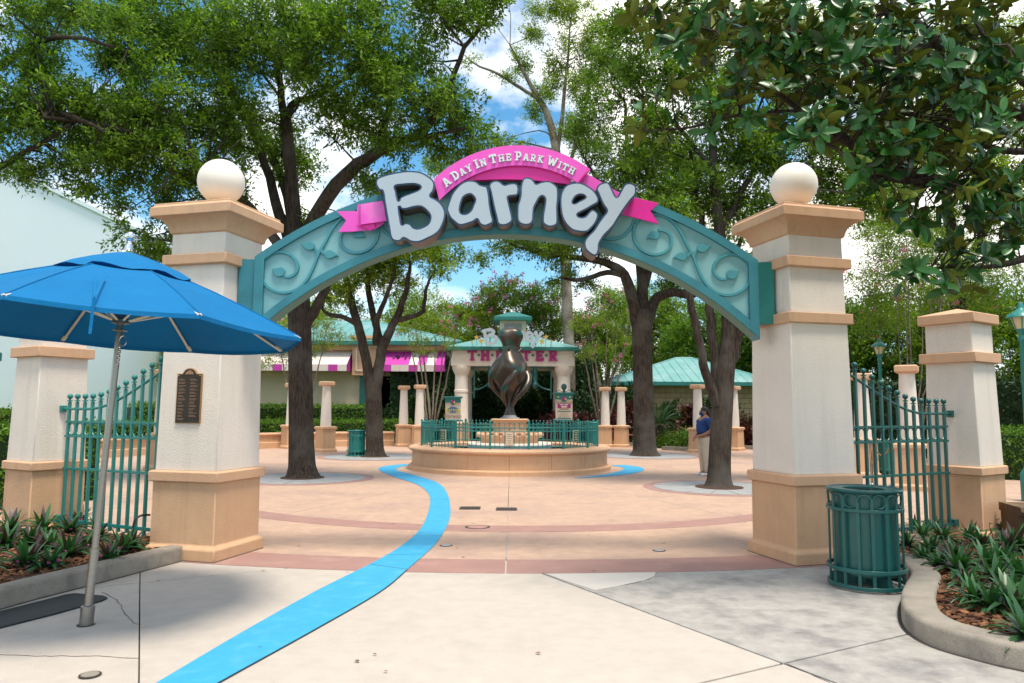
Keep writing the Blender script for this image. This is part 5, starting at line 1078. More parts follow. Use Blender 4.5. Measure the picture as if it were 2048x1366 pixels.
# --- T1, the thick oak behind the left gate pillar
tree('oak_tree', 'big dark oak with thick trunk rising behind the left gate pillar', T1,
    [[(605, 958, 17.2, .33), (603, 890, 17.2, .29), (601, 760, 17.2, .275), (599, 640, 17.2, .265), (595, 560, 17.2, .26), (592, 500, 17.2, .24), (588, 440, 17.2, .19), (582, 350, 17.1, .15), (574, 270, 17., .14), (571, 225, 17., .13)],
     [(571, 232, 17., .10), (590, 205, 17., .09), (640, 188, 16.8, .06), (700, 150, 16.6, .03)], [(570, 230, 17, .10), (556, 150, 17, .08), (540, 60, 17, .06), (505, -40, 17, .04)],
     [(596, 520, 17.2, .2), (630, 435, 16.9, .17), (690, 352, 16.6, .16), (745, 312, 16.4, .14), (800, 280, 16.2, .10), (860, 272, 16, .06), (930, 255, 15.8, .03)],
     [(760, 302, 16.4, .10), (772, 230, 16.5, .08), (790, 180, 16.5, .06), (815, 120, 16.6, .04)], [(840, 275, 16.1, .08), (890, 200, 15.6, .07), (930, 95, 15.2, .05), (985, 20, 15, .035)],
     [(594, 510, 17.2, .16), (560, 430, 17.4, .13), (530, 330, 17.6, .10), (480, 215, 17.6, .08), (455, 170, 17.5, .07), (452, 100, 17.4, .05)],
     [(590, 540, 17.2, .14), (520, 440, 16.6, .11), (430, 350, 15.8, .09), (330, 290, 15., .07), (200, 250, 14.2, .05), (90, 235, 13.6, .03)],
     [(592, 470, 17.2, .12), (540, 300, 18.2, .09), (440, 150, 18.8, .07), (330, 60, 19, .05)], [(612, 650, 17.2, .13), (640, 600, 17., .11), (655, 560, 16.9, .08), (668, 520, 16.8, .05)],
     [(690, -10, 15.5, .07), (686, 40, 15.6, .06), (700, 80, 15.7, .04)], [(590, 610, 17.2, .08), (560, 590, 17.4, .06), (545, 560, 17.5, .03)]],
    [(150, 255, 14.5, (1.7, 1.6, .8)), (60, 170, 14., (1.0, 1.3, .9)), (300, 200, 15.5, (1.6, 1.6, 1.1)), (430, 90, 16, (1.6, 1.8, 1.3)), (560, 60, 16, (1.6, 1.8, 1.1)), (470, 250, 16.8, (1.7, 1.8, 1.1)), (300, 330, 15.5, (1.5, 1.5, .9)), (420, 390, 16.5, (1.4, 1.4, .8)), (650, 120, 15.5, (1.4, 1.6, 1.1)), (760, 90, 15.5, (1.5, 1.6, 1.2)), (840, 190, 15.3, (1.2, 1.4, .9)), (700, 230, 16.5, (1.4, 1.5, .8)), (900, 270, 16.2, (1.3, 1.3, .6)), (960, 30, 15, (.9, 1., .5)), (860, 20, 15, (.9, 1.2, .7)), (560, 340, 18.5, (1.3, 1.3, .9), .8), (730, 375, 16.6, (.9, 1., .45), .8), (300, 460, 16.5, (.9, 1., .9)), (660, 440, 17.8, (.9, 1., .6), .7), (250, 110, 15.5, (1.0, 1.2, .7)), (330, 20, 16, (1.4, 1.6, .8)), (150, 20, 15, (1.1, 1.4, .5)), (200, 395, 15, (.8, .9, .5), .7), (820, 290, 16.2, (.9, .9, .5), .8)],
    M['oak'], M['bark1'], .118, 21, 205, None, .32)
tree('oak_tree', 'dark oak standing left of the frame, only its spreading branches in view', (-13.5, 15.5),
    [[(-220, 960, 15.5, .3), (-215, 700, 15.5, .27), (-200, 450, 15.5, .24), (-180, 300, 15.3, .2)], [(-190, 330, 15.3, .13), (-60, 240, 14.8, .10), (60, 222, 14.2, .07), (140, 232, 13.8, .05), (210, 262, 13.6, .03)], [(-185, 300, 15.2, .12), (-60, 180, 14.6, .09), (60, 90, 14, .06), (150, 75, 13.6, .04), (230, 95, 13.4, .03)], [(-190, 330, 15.3, .1), (-50, 350, 14.5, .07), (60, 300, 14, .05), (140, 250, 13.8, .03)], [(-160, 260, 15, .12), (-60, 60, 14.5, .08), (60, -60, 14, .05)]],
    [(30, 40, 14, (1.3, 1.3, .55)), (60, 120, 14, (.9, 1.1, .35), .6), (-20, 230, 14.2, (1.2, 1.3, .6)), (60, 300, 14, (1.1, 1.1, .5)), (10, 350, 14.2, (.8, 1., .35), .8), (120, 10, 14, (1.0, 1.1, .35)), (240, 60, 13.5, (.8, .9, .35)), (120, 340, 14, (.8, .9, .4), .7), (-120, 150, 15, (1.6, 1.6, 1.6), .5)], M['oak'], M['bark1'], .10, 20, 190, None, .34)
tree('oak_tree', 'forked oak standing on the plaza beside the teal bin', T2,
    [[(750, 915, 25, .32), (749, 870, 25, .29), (747, 800, 25, .28), (745, 765, 25, .29)],
     [(742, 775, 25, .19), (730, 710, 25, .165), (715, 650, 25, .15), (700, 590, 25, .12), (690, 545, 24.8, .09), (680, 500, 24.6, .05)], [(752, 775, 25, .19), (764, 700, 25, .17), (785, 650, 24.9, .14), (800, 620, 24.8, .12), (815, 570, 24.6, .08), (820, 520, 24.5, .05)],
     [(765, 695, 25, .15), (750, 640, 25.2, .12), (738, 580, 25.3, .10), (735, 530, 25.3, .06)], [(795, 640, 24.9, .10), (825, 633, 24.6, .09), (846, 622, 24.4, .08), (850, 590, 24.3, .06), (862, 555, 24.2, .04)], [(716, 650, 25, .10), (690, 635, 24.6, .09), (655, 628, 24.4, .07), (640, 610, 24.2, .05)], [(752, 690, 25, .12), (755, 640, 24.8, .1), (775, 590, 24.5, .07), (790, 540, 24.4, .05)]],
    [(740, 515, 25, (1.7, 1.5, .8)), (680, 555, 24.6, (1.1, 1.2, .7)), (820, 510, 24.6, (1.4, 1.4, .7)), (770, 570, 25.3, (1.3, 1.3, .7)), (650, 590, 24.2, (.6, .8, .45), .8), (870, 540, 24.2, (.7, .9, .6), .8), (700, 480, 25, (1.6, 1.5, .7)), (720, 610, 25.2, (.8, .9, .4), .6), (830, 470, 25, (1.5, 1.5, .7)), (890, 510, 25, (.8, .8, .5), .5)], M['oak2'], M['bark1'], .13, 19, 150, None, .38)
tree('oak_tree', 'tall stout oak with spreading limbs before the teal-roofed building', T3,
    [[(1290, 912, 26.4, .46), (1289, 880, 26.4, .40), (1287, 800, 26.4, .36), (1285, 720, 26.4, .35), (1284, 650, 26.4, .37), (1283, 620, 26.4, .36)],
     [(1276, 650, 26.4, .24), (1262, 590, 26.3, .21), (1248, 550, 26.2, .18), (1210, 525, 26, .14), (1150, 515, 25.7, .10), (1080, 505, 25.4, .07), (1030, 492, 25.2, .04)], [(1284, 640, 26.4, .24), (1284, 570, 26.5, .2), (1278, 500, 26.6, .17), (1262, 400, 26.6, .13), (1255, 300, 26.6, .09), (1250, 200, 26.6, .05)], [(1292, 650, 26.4, .22), (1310, 600, 26.4, .19), (1345, 585, 26.2, .15), (1385, 590, 26, .12), (1430, 560, 25.8, .08), (1480, 530, 25.6, .05)],
     [(1250, 552, 26.2, .12), (1215, 545, 26, .1), (1160, 560, 25.7, .08), (1120, 555, 25.5, .05)], [(1286, 580, 26.5, .15), (1310, 500, 26.6, .12), (1335, 400, 26.6, .08), (1360, 300, 26.6, .05)], [(1280, 500, 26.6, .12), (1220, 400, 26.8, .09), (1170, 320, 26.9, .06)]],
    [(1120, 500, 25.5, (1.6, 1.5, .6)), (1040, 485, 25.3, (1.2, 1.2, .5), .9), (1200, 470, 26, (1.8, 1.6, 1.0)), (1290, 430, 26.5, (1.9, 1.8, 1.2)), (1380, 480, 26, (1.8, 1.6, 1.0)), (1250, 320, 26.6, (1.9, 1.8, 1.3)), (1150, 400, 26.6, (1.6, 1.5, .9)), (1340, 330, 26.6, (1.8, 1.7, 1.3)), (1180, 240, 26.8, (1.2, 1.4, 1.0), .8), (1470, 540, 25.6, (1.3, 1.3, .7)), (960, 505, 25.2, (.8, .8, .35), .7), (1150, 555, 25.6, (1.0, 1.0, .4), .7), (1330, 560, 26.8, (1.4, 1.2, .5), .6), (1230, 150, 26.6, (1.3, 1.3, 1.2), .8), (1080, 440, 26, (.9, .9, .5), .6)], M['oakdark'], M['bark1'], .135, 19, 160, None, .38)
tree('oak_tree', 'multi-stemmed oak that the person in blue stands behind', T4,
    [[(1438, 977, 15.6, .27), (1439, 930, 15.6, .235), (1442, 860, 15.6, .225), (1446, 800, 15.6, .215), (1450, 750, 15.6, .20), (1457, 690, 15.6, .17), (1458, 620, 15.6, .16), (1448, 540, 15.6, .14), (1438, 450, 15.7, .12), (1428, 340, 15.8, .10), (1422, 220, 15.9, .07), (1418, 100, 16, .05)],
     [(1432, 810, 15.5, .10), (1412, 745, 15.4, .095), (1396, 670, 15.3, .085), (1380, 600, 15.3, .08), (1368, 530, 15.3, .07), (1350, 450, 15.3, .05)], [(1438, 800, 15.6, .12), (1428, 700, 15.7, .11), (1420, 620, 15.8, .10), (1412, 540, 15.9, .09), (1400, 420, 16, .06), (1380, 300, 16.1, .04)], [(1465, 720, 15.6, .11), (1480, 660, 15.5, .09), (1497, 610, 15.4, .08), (1530, 500, 15.3, .06), (1580, 400, 15.3, .05), (1620, 320, 15.3, .03)],
     [(1440, 470, 15.7, .08), (1500, 350, 15.8, .06), (1560, 250, 15.9, .04)], [(1428, 340, 15.8, .06), (1350, 250, 15.9, .05), (1290, 200, 16, .03)], [(1460, 640, 15.6, .06), (1480, 480, 15.9, .05), (1540, 430, 16, .03)]],
    [(1330, 160, 16, (1.2, 1.3, .9)), (1430, 240, 16, (1.3, 1.4, 1.0)), (1520, 300, 16, (1.4, 1.4, 1.0)), (1300, 300, 16, (1.0, 1.2, .8), .9), (1400, 380, 16, (1.3, 1.3, .8)), (1480, 420, 16, (1.2, 1.2, .7)), (1620, 320, 16, (1.3, 1.3, .9)), (1340, 410, 15.8, (.8, 1., .6), .8), (1430, 80, 16, (1.4, 1.4, .9)), (1560, 150, 16, (1.4, 1.4, .9)), (1270, 80, 16.2, (.9, 1.1, .9)), (1700, 380, 16, (1.2, 1.3, .7)), (1640, 440, 16.5, (1.0, 1.1, .6), .8), (1560, 480, 16.5, (.9, .9, .5), .7), (1250, 230, 16.4, (.6, .8, .6), .7)], M['oak'], M['bark1'], .112, 22, 200, None, .32)
tree('tall_tree', 'slender pale-trunked tall tree with sparse light leaves behind the ribbon', (3.6, 39),
    [[(1140, 890, 39, .34), (1138, 700, 39, .3), (1130, 520, 39, .27), (1122, 400, 39, .25), (1112, 300, 39, .23), (1095, 230, 39, .19), (1075, 195, 39, .15), (1040, 130, 39, .09), (1020, 90, 39, .05)], [(1078, 200, 39, .11), (1040, 175, 38.8, .10), (1000, 150, 38.6, .08), (950, 128, 38.4, .05), (930, 110, 38.3, .03)], [(1115, 310, 39, .13), (1128, 200, 39.2, .1), (1135, 120, 39.3, .07), (1140, 40, 39.4, .04)], [(1120, 390, 39, .12), (1160, 260, 39, .09), (1180, 150, 39, .06)]],
    [(1030, 130, 39, (.9, .9, .8), .5), (1000, 150, 38.6, (.9, .7, .45), .4), (1090, 180, 39, (1.0, .9, .9), .5), (945, 122, 38.4, (.5, .5, .4), .5), (1130, 120, 39.3, (1.3, 1.2, 1.5), .5), (1140, 260, 39, (1.1, 1.0, 1.0), .5), (1170, 170, 39, (1.3, 1.2, 1.4), .7), (1060, 60, 39, (.9, .9, .8), .5), (1140, 20, 39.4, (1.5, 1.3, .9), .7), (1110, 350, 39, (1.2, 1.1, .8), .6), (1010, 300, 40, (1.6, 1.3, .7), .45), (900, 340, 41, (1.5, 1.3, .8), .4), (1200, 90, 39, (1.6, 1.4, 1.6), .7), (1190, 280, 39, (1.4, 1.2, 1.2), .6), (1060, 240, 39.5, (1.0, .9, .9), .35), (960, 20, 39, (1.2, 1.0, .7), .4), (1080, 20, 39, (1.2, 1.0, .6), .5)], M['oak2'], M['bark2'], .15, 22, 190, None, .55)
# --- blossoming trees and the green mass behind the theatre
for (px, Y, bl, lf, fl, lb) in ((985, 43, [(960, 640, 43, (2.2, 1.8, 1.6)), (1010, 590, 43.5, (2.0, 1.8, 1.2)), (920, 690, 42.5, (1.6, 1.5, 1.3)), (900, 640, 42.6, (1.2, 1.2, 1.0), .7), (1000, 690, 43, (1.8, 1.5, 1.2))], M['oak2'], .10, 'bushy green tree dotted with pink blossom left behind the theatre roof'), (1100, 44, [(1090, 600, 44, (2.2, 1.8, 1.4)), (1140, 650, 43.5, (2.0, 1.8, 1.5)), (1060, 650, 44, (1.6, 1.5, 1.2)), (1170, 700, 43, (1.7, 1.5, 1.5))], M['lime'], .08, 'bright green blossoming tree right behind the theatre roof'), (1215, 41, [(1205, 660, 41, (1.6, 1.4, 1.6)), (1230, 600, 41.5, (1.6, 1.5, 1.0)), (1190, 720, 40.5, (1.2, 1.2, 1.0)), (1250, 680, 41, (1.0, 1.0, .9))], M['lime'], .06, 'light green blossoming tree between the theatre and tall oak')):
    q = D(px, 880, Y); tree('blossom_tree', lb, (q.x, Y), [[(px, 885, Y, .16), (px - 4, 800, Y, .13), (px + 6, 700, Y, .10), (px + 2, 620, Y, .05)], [(px - 3, 790, Y, .09), (px - 30, 690, Y, .06), (px - 45, 620, Y, .03)], [(px + 2, 770, Y, .09), (px + 35, 690, Y, .06), (px + 50, 630, Y, .03)]], bl, lf, M['bark2'], .16, 20, 120, None, .5, flower=fl, twig=.3)
for px, Y, h0, lb in ((862, 31.5, 640, 'bare-stemmed crape myrtle behind the columns left of the fountain'), (1205, 33.5, 640, 'bare-stemmed crape myrtle beside the columns right of the fountain'), (600, 33, 640, 'thin-stemmed crape myrtle behind the thick trunk by the awnings'), (1835, 19, 470, 'thin many-stemmed crape myrtle behind the right gate')):
    q = D(px, 892, Y); s = Y / 32.; gy = 905 if Y > 25 else 960
    limbs = [[(px, gy, Y, .06 * s), (px - 3, 820, Y, .055 * s), (px - 12, 740, Y, .035 * s), (px - 22, h0 + 10, Y, .015 * s)]] + [[(px + random.uniform(-3, 3), gy - 20, Y, .045 * s), (px + dx * .35, 810, Y, .04 * s), (px + dx * .7, 730, Y, .028 * s), (px + dx, h0 + random.uniform(-20, 30), Y, .012 * s)] for dx in (-48, 10, 30, 55, -30)]
    sc = 1.0 if Y > 25 else 1.35
    bl = [(px + dx * sc, h0 + dy, Y, (.9 * sc, .8, .7), w) for dx, dy, w in ((-40, 10, .6), (5, -15, .7), (45, 5, .6), (20, 50, .35), (-30, 60, .35))]
    if px == 600: bl += [(650, 650, 33, (1.3, .9, .7), .6), (560, 660, 33, (1.3, .9, .7), .6), (690, 665, 33.5, (1.0, .8, .5), .5), (620, 700, 33, (1.2, .8, .5), .5), (540, 720, 32.5, (1.0, .8, .5), .4)]
    if px == 862: bl += [(880, 600, 32, (1.1, .9, .8), .6), (840, 660, 31.5, (.8, .7, .6), .5)]
    if Y < 25: bl += [(1740, 560, 21, (1.4, 1.3, .9)), (1800, 500, 21, (1.5, 1.4, .9)), (1890, 520, 20, (1.5, 1.3, .8)), (1780, 620, 22, (1.3, 1.3, .8)), (1960, 580, 21, (1.2, 1.3, .9)), (1850, 600, 20, (1.2, 1.2, .7)), (1720, 650, 23, (1.0, 1.1, .7), .8), (2030, 560, 21, (1.3, 1.3, .9)), (1930, 470, 22, (1.4, 1.3, .6), .7)]
    tree('crape_myrtle', lb, (q.x, Y), limbs, bl, M['oak2'] if Y > 25 else M['lime'], M['bark2'], .10 if Y > 25 else .085, 20, 120, None, .35, flower=.05 if Y > 25 else .02, twig=.5)
tree('oak_tree', 'green oak filling the gap above the short right pillar behind the magnolia', (12.5, 22.),
    [[(1930, 930, 22, .3), (1925, 760, 22, .26), (1915, 600, 22, .22), (1900, 450, 22, .17), (1880, 300, 22, .1), (1870, 180, 22, .05)], [(1915, 560, 22, .14), (1990, 430, 21.6, .1), (2060, 330, 21.2, .05)], [(1905, 480, 22, .13), (1800, 400, 22, .09), (1730, 350, 22, .05)]],
    [(1760, 360, 22, (1.8, 1.6, 1.1)), (1880, 300, 22, (2.0, 1.8, 1.3)), (2000, 350, 21.6, (1.8, 1.7, 1.2)), (1820, 200, 22, (1.9, 1.7, 1.3)), (1960, 200, 22, (1.9, 1.7, 1.3)), (2060, 260, 21.5, (1.5, 1.6, 1.3)), (1900, 90, 22, (2.2, 1.8, 1.3)), (1760, 100, 22, (1.8, 1.7, 1.3)), (2040, 100, 22, (1.7, 1.7, 1.3)), (1950, 450, 21.8, (1.6, 1.5, .8), .7), (1800, 460, 22, (1.5, 1.4, .7), .7), (1680, 60, 23, (1.8, 1.6, 1.2), .8), (1560, 60, 24, (1.8, 1.6, 1.2), .8)], M['oak2'], M['bark1'], .135, 19, 115, None, .4)
# --- far trees closing the view
far = [(330, 62, 640, M['oak2']), (470, 58, 600, M['oak']), (600, 66, 610, M['oak2']), (830, 60, 600, M['oak2']), (1300, 60, 590, M['lime']), (1420, 54, 610, M['oak']), (1540, 50, 570, M['oakdark']), (1660, 46, 560, M['oak']), (1790, 44, 600, M['oakdark']), (1900, 40, 560, M['oak2']), (2040, 38, 590, M['lime']), (2200, 40, 520, M['oak'])]
far_l = ['yellow-green tree far behind the short left pillar', 'green tree behind the left end of the awning building roof', 'yellow-green tree behind the awning building roof', 'yellow-green tree behind the roof between awning building and theatre', 'lime green tree behind the left end of the teal-roofed building', 'green tree behind the middle of the teal-roofed building', 'dark green tree behind the right end of the teal-roofed building', 'green tree behind the shaft of the right gate pillar', 'dark tree behind the lamp post beyond the right gate', 'yellow-green tree behind the crape myrtle beyond the right gate', 'lime green tree behind the lamp post by the short right pillar', 'tall green tree off beyond the short right pillar and its low wall']
for i, (px, Y, top, lm) in enumerate(far):
    q = D(px, 850, Y); w = Y * .075; zt = D(px, top, Y).z
    bl = []
    for dx, dy, rr in ((-.6, .45, .62), (0, .2, .8), (.6, .45, .62), (-.3, .8, .6), (.35, .85, .6), (0, .62, .8), (-.7, 1.1, .5), (.7, 1.1, .5)):
        bl.append((px + dx * w / Y * F, top + dy * (820 - top) * .8, Y, (w * rr, w * rr * .8, (zt - 1) * .22 * rr / .62), .8))
    tree('background_tree', far_l[i], (q.x, Y), [[(px, 880, Y, .3), (px, 760, Y, .22), (px + 8, top + 60, Y, .1)]], bl, lm, M['bark1'], .26, 16, 60, None, .8, twig=.15)
# --- hedges
def hedge(label, pts, w, h, lm, leaf=.07, dens=900, z0=.05, name='box_hedge', cat='hedge', group=None):
    pts = catmull(pts, 6, False); t = thing(name, label, cat, (*pts[len(pts) // 2], 0), 0, group); C = []; Nn = []
    core = MB(); n = len(pts); rings = []
    def offp(i, d):
        a = pts[max(i - 1, 0)]; b = pts[min(i + 1, n - 1)]; dx, dy = b[0] - a[0], b[1] - a[1]; l = math.hypot(dx, dy) + 1e-9; return (pts[i][0] - dy / l * d, pts[i][1] + dx / l * d)
    for i in range(n): a, b = offp(i, .06), offp(i, w - .06); rings.append([(*a, 0), (*a, h - .08), (*b, h - .08), (*b, 0)])
    core.loft(rings).build('branch_core', M['darkleaf'], t, True)
    for i in range(n - 1):
        p0, p1 = np.array(offp(i, 0)), np.array(offp(i + 1, 0)); q0, q1 = np.array(offp(i, w)), np.array(offp(i + 1, w)); ln = np.linalg.norm(p1 - p0)
        for area, kind in ((ln * h, 0), (ln * w, 1), (ln * h * .5, 2)):
            m = int(area * dens); u = RNG.random(m)[:, None]; v = RNG.random(m)[:, None]
            if kind == 0: xy = p0 + (p1 - p0) * u; z = z0 + v * (h - z0); nn = np.repeat([np.append((p0 - q0) / w, .3)], m, 0)
            elif kind == 1: xy = (p0 + (p1 - p0) * u) * (1 - v) + (q0 + (q1 - q0) * u) * v; z = np.full((m, 1), h); nn = np.repeat([[0, 0, 1.]], m, 0)
            else: xy = q0 + (q1 - q0) * u; z = z0 + v * (h - z0); nn = np.repeat([np.append((q0 - p0) / w, .3)], m, 0)
            C.append(np.concatenate([xy, z], 1) + RNG.normal(size=(m, 3)) * .035 + nn * RNG.normal(size=(m, 1)) * .05); Nn.append(nn)
    C = np.concatenate(C); Nn = np.concatenate(Nn); m = len(C); L = leaf * RNG.uniform(.7, 1.3, m)
    tag(link('foliage', leaf_mesh('foliage', C, unit(Nn * .5 + rnd_dirs(m)), unit(Nn + rnd_dirs(m)), L, L * .5), lm, t, True), kind='stuff'); return t
hedge('taller clipped box hedge before the beige awning building', [(-15.5, 30.5), (-12.5, 33.5), (-9.6, 35.2), (-6.8, 36.0)], 1.2, 1.72, M['hedge'], .10, 420)
hedge('lower clipped hedge strip along the seat wall', [(-13.6, 24.5), (-12.0, 28.3), (-9.6, 31.6), (-7.0, 33.4), (-4.6, 34.2)], 1.0, 1.05, M['hedge'], .09, 450)
hedge('clipped hedge seen through the left gate', [(-16, 18.5), (-14.6, 21.5), (-14.4, 24.)], 1.2, 1.45, M['hedge'], .09, 450)
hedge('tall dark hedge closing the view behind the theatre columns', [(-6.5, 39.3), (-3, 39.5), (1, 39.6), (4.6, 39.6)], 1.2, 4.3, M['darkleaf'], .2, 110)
hedge('low leafy hedge beside the short left pillar', [(-9.4, 11.2), (-7.9, 11.8), (-7.2, 13.0)], .8, 1.25, M['hedge'], .08, 500)
hedge('clipped green hedge right of the forked oak', [(10.5, 33.5), (12.5, 31.5), (14.2, 28.5)], 1.0, 1.15, M['hedge'], .09, 400)
hedge('low green hedge beyond the right gate', [(11.0, 18.5), (12.5, 17.5), (16.0, 16.5)], 1.2, 1.15, M['hedge'], .09, 420)
hedge('bright hedge beside the short right pillar', [(8.0, 11.2), (9.4, 10.6), (11, 10.2)], 1.0, 1.1, M['lime'], .08, 450)
hedge('tall dark hedge wall closing the garden beyond the right gate', [(11.5, 29.), (14.5, 26.), (17.5, 22.), (21, 17)], 1.6, 2.6, M['darkleaf'], .16, 160)
# --- shrubs
def shrub(name, label, c, r, lm, leaf=.14, n=220, k=14, group=None, wr=.4):
    t = thing(name, label, 'shrub', (c[0], c[1], 0), 0, group); SP, SD = blob_sprigs([((c[0], c[1], r[2] * .95), r, 1.)], n / max(.05, (r[0] * r[1] * r[2]) ** .72)); SP[:, 2] = np.maximum(SP[:, 2], .08)
    mb = MB()
    for q in range(0, len(SP), 12): mb.tube([(c[0], c[1], 0), tuple((SP[q] + np.array([c[0], c[1], 0])) / 2 + np.array([0, 0, .1])), tuple(SP[q])], [.02, .014, .005], 4, False)
    tag(mb.build('stems', M['bark1'], t, True), kind='stuff'); tag(sprigs_to_leaves('foliage', SP, SD, k, leaf, lm, t, .3, .6, .1, wr), kind='stuff'); return t
for i in range(9):
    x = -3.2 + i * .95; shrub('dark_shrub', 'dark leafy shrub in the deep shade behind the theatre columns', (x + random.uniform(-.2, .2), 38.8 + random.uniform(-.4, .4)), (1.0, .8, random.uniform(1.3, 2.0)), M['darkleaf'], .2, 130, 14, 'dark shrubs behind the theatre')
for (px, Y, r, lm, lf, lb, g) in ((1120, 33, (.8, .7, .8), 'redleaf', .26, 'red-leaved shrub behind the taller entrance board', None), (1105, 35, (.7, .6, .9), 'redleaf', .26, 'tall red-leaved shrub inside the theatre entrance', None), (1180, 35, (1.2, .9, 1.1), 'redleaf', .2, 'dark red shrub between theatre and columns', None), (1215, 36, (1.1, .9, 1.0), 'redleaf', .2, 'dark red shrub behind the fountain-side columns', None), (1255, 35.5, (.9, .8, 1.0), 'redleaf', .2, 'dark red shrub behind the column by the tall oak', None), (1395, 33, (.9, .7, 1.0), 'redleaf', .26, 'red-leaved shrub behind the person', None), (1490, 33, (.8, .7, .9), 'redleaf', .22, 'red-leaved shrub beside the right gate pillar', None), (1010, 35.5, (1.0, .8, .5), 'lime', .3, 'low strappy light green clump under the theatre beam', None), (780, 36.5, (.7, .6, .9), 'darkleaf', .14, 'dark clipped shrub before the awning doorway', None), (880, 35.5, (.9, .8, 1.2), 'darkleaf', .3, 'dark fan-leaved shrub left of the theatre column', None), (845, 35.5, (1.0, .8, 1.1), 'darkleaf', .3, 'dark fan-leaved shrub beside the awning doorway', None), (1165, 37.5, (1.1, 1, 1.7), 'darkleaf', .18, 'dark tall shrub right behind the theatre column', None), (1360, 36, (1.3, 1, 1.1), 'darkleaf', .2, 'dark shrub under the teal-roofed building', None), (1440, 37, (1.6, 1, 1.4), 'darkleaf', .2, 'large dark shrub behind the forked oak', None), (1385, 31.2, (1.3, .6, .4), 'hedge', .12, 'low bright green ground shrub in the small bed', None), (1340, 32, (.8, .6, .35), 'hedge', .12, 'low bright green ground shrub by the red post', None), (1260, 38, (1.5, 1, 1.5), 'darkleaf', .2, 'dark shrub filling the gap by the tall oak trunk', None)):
    q = D(px, 880, Y); shrub('garden_shrub', lb, (q.x, Y), r, M[lm], lf, 150, 14, g)
def cycad(label, c, h, n=34, L=1.5):
    t = thing('cycad', label, 'cycad', (c[0], c[1], 0)); MB().lathe([(.26, 0), (.28, h * .5), (.22, h), (.05, h + .1)], 12).build('trunk', M['bark1'], t, smooth=True)
    for k in range(n):
        a = k * 2.4; el = .25 + 1.1 * (k / n); pts = []; C = []; A = []; Nn = []
        for s in np.linspace(0, 1, 8):
            r = L * s * math.cos(el) * (1 - .1 * s); z = h + L * s * math.sin(el) - .65 * L * s * s * (1 - k / n * .5); pts.append(np.array([r * math.cos(a), r * math.sin(a), z]))
        P = np.array(pts); m = 22
        for j in range(m):
            u = .12 + .86 * j / m; i = min(6, int(u * 7)); f = u * 7 - i; p = P[i] * (1 - f) + P[i + 1] * f; tdir = unit(P[i + 1] - P[i]); sd = unit(np.cross(tdir, [0, 0, 1.]))
            for s in (-1, 1): C.append(p); A.append(tdir * .6 + sd * s + np.array([0, 0, .15])); Nn.append([0, 0, 1.])
        Lf = np.full(len(C), .22) * RNG.uniform(.8, 1.1, len(C)); link('frond', leaf_mesh('frond', np.array(C), np.array(A), np.array(Nn), Lf, Lf * .14), M['cycad'], t)
q = D(1320, 880, 32.5); cycad('dark green cycad fanning out beside the tall oak trunk', (q.x, 32.5), .9, 34, 1.6); q = D(1012, 880, 36.5); cycad('light-catching cycad under the theatre beam', (q.x, 36.5), .3, 24, 1.3); q = D(870, 880, 37); cycad('dark cycad left of the theatre pavilion', (q.x, 37.), .8, 28, 1.7)
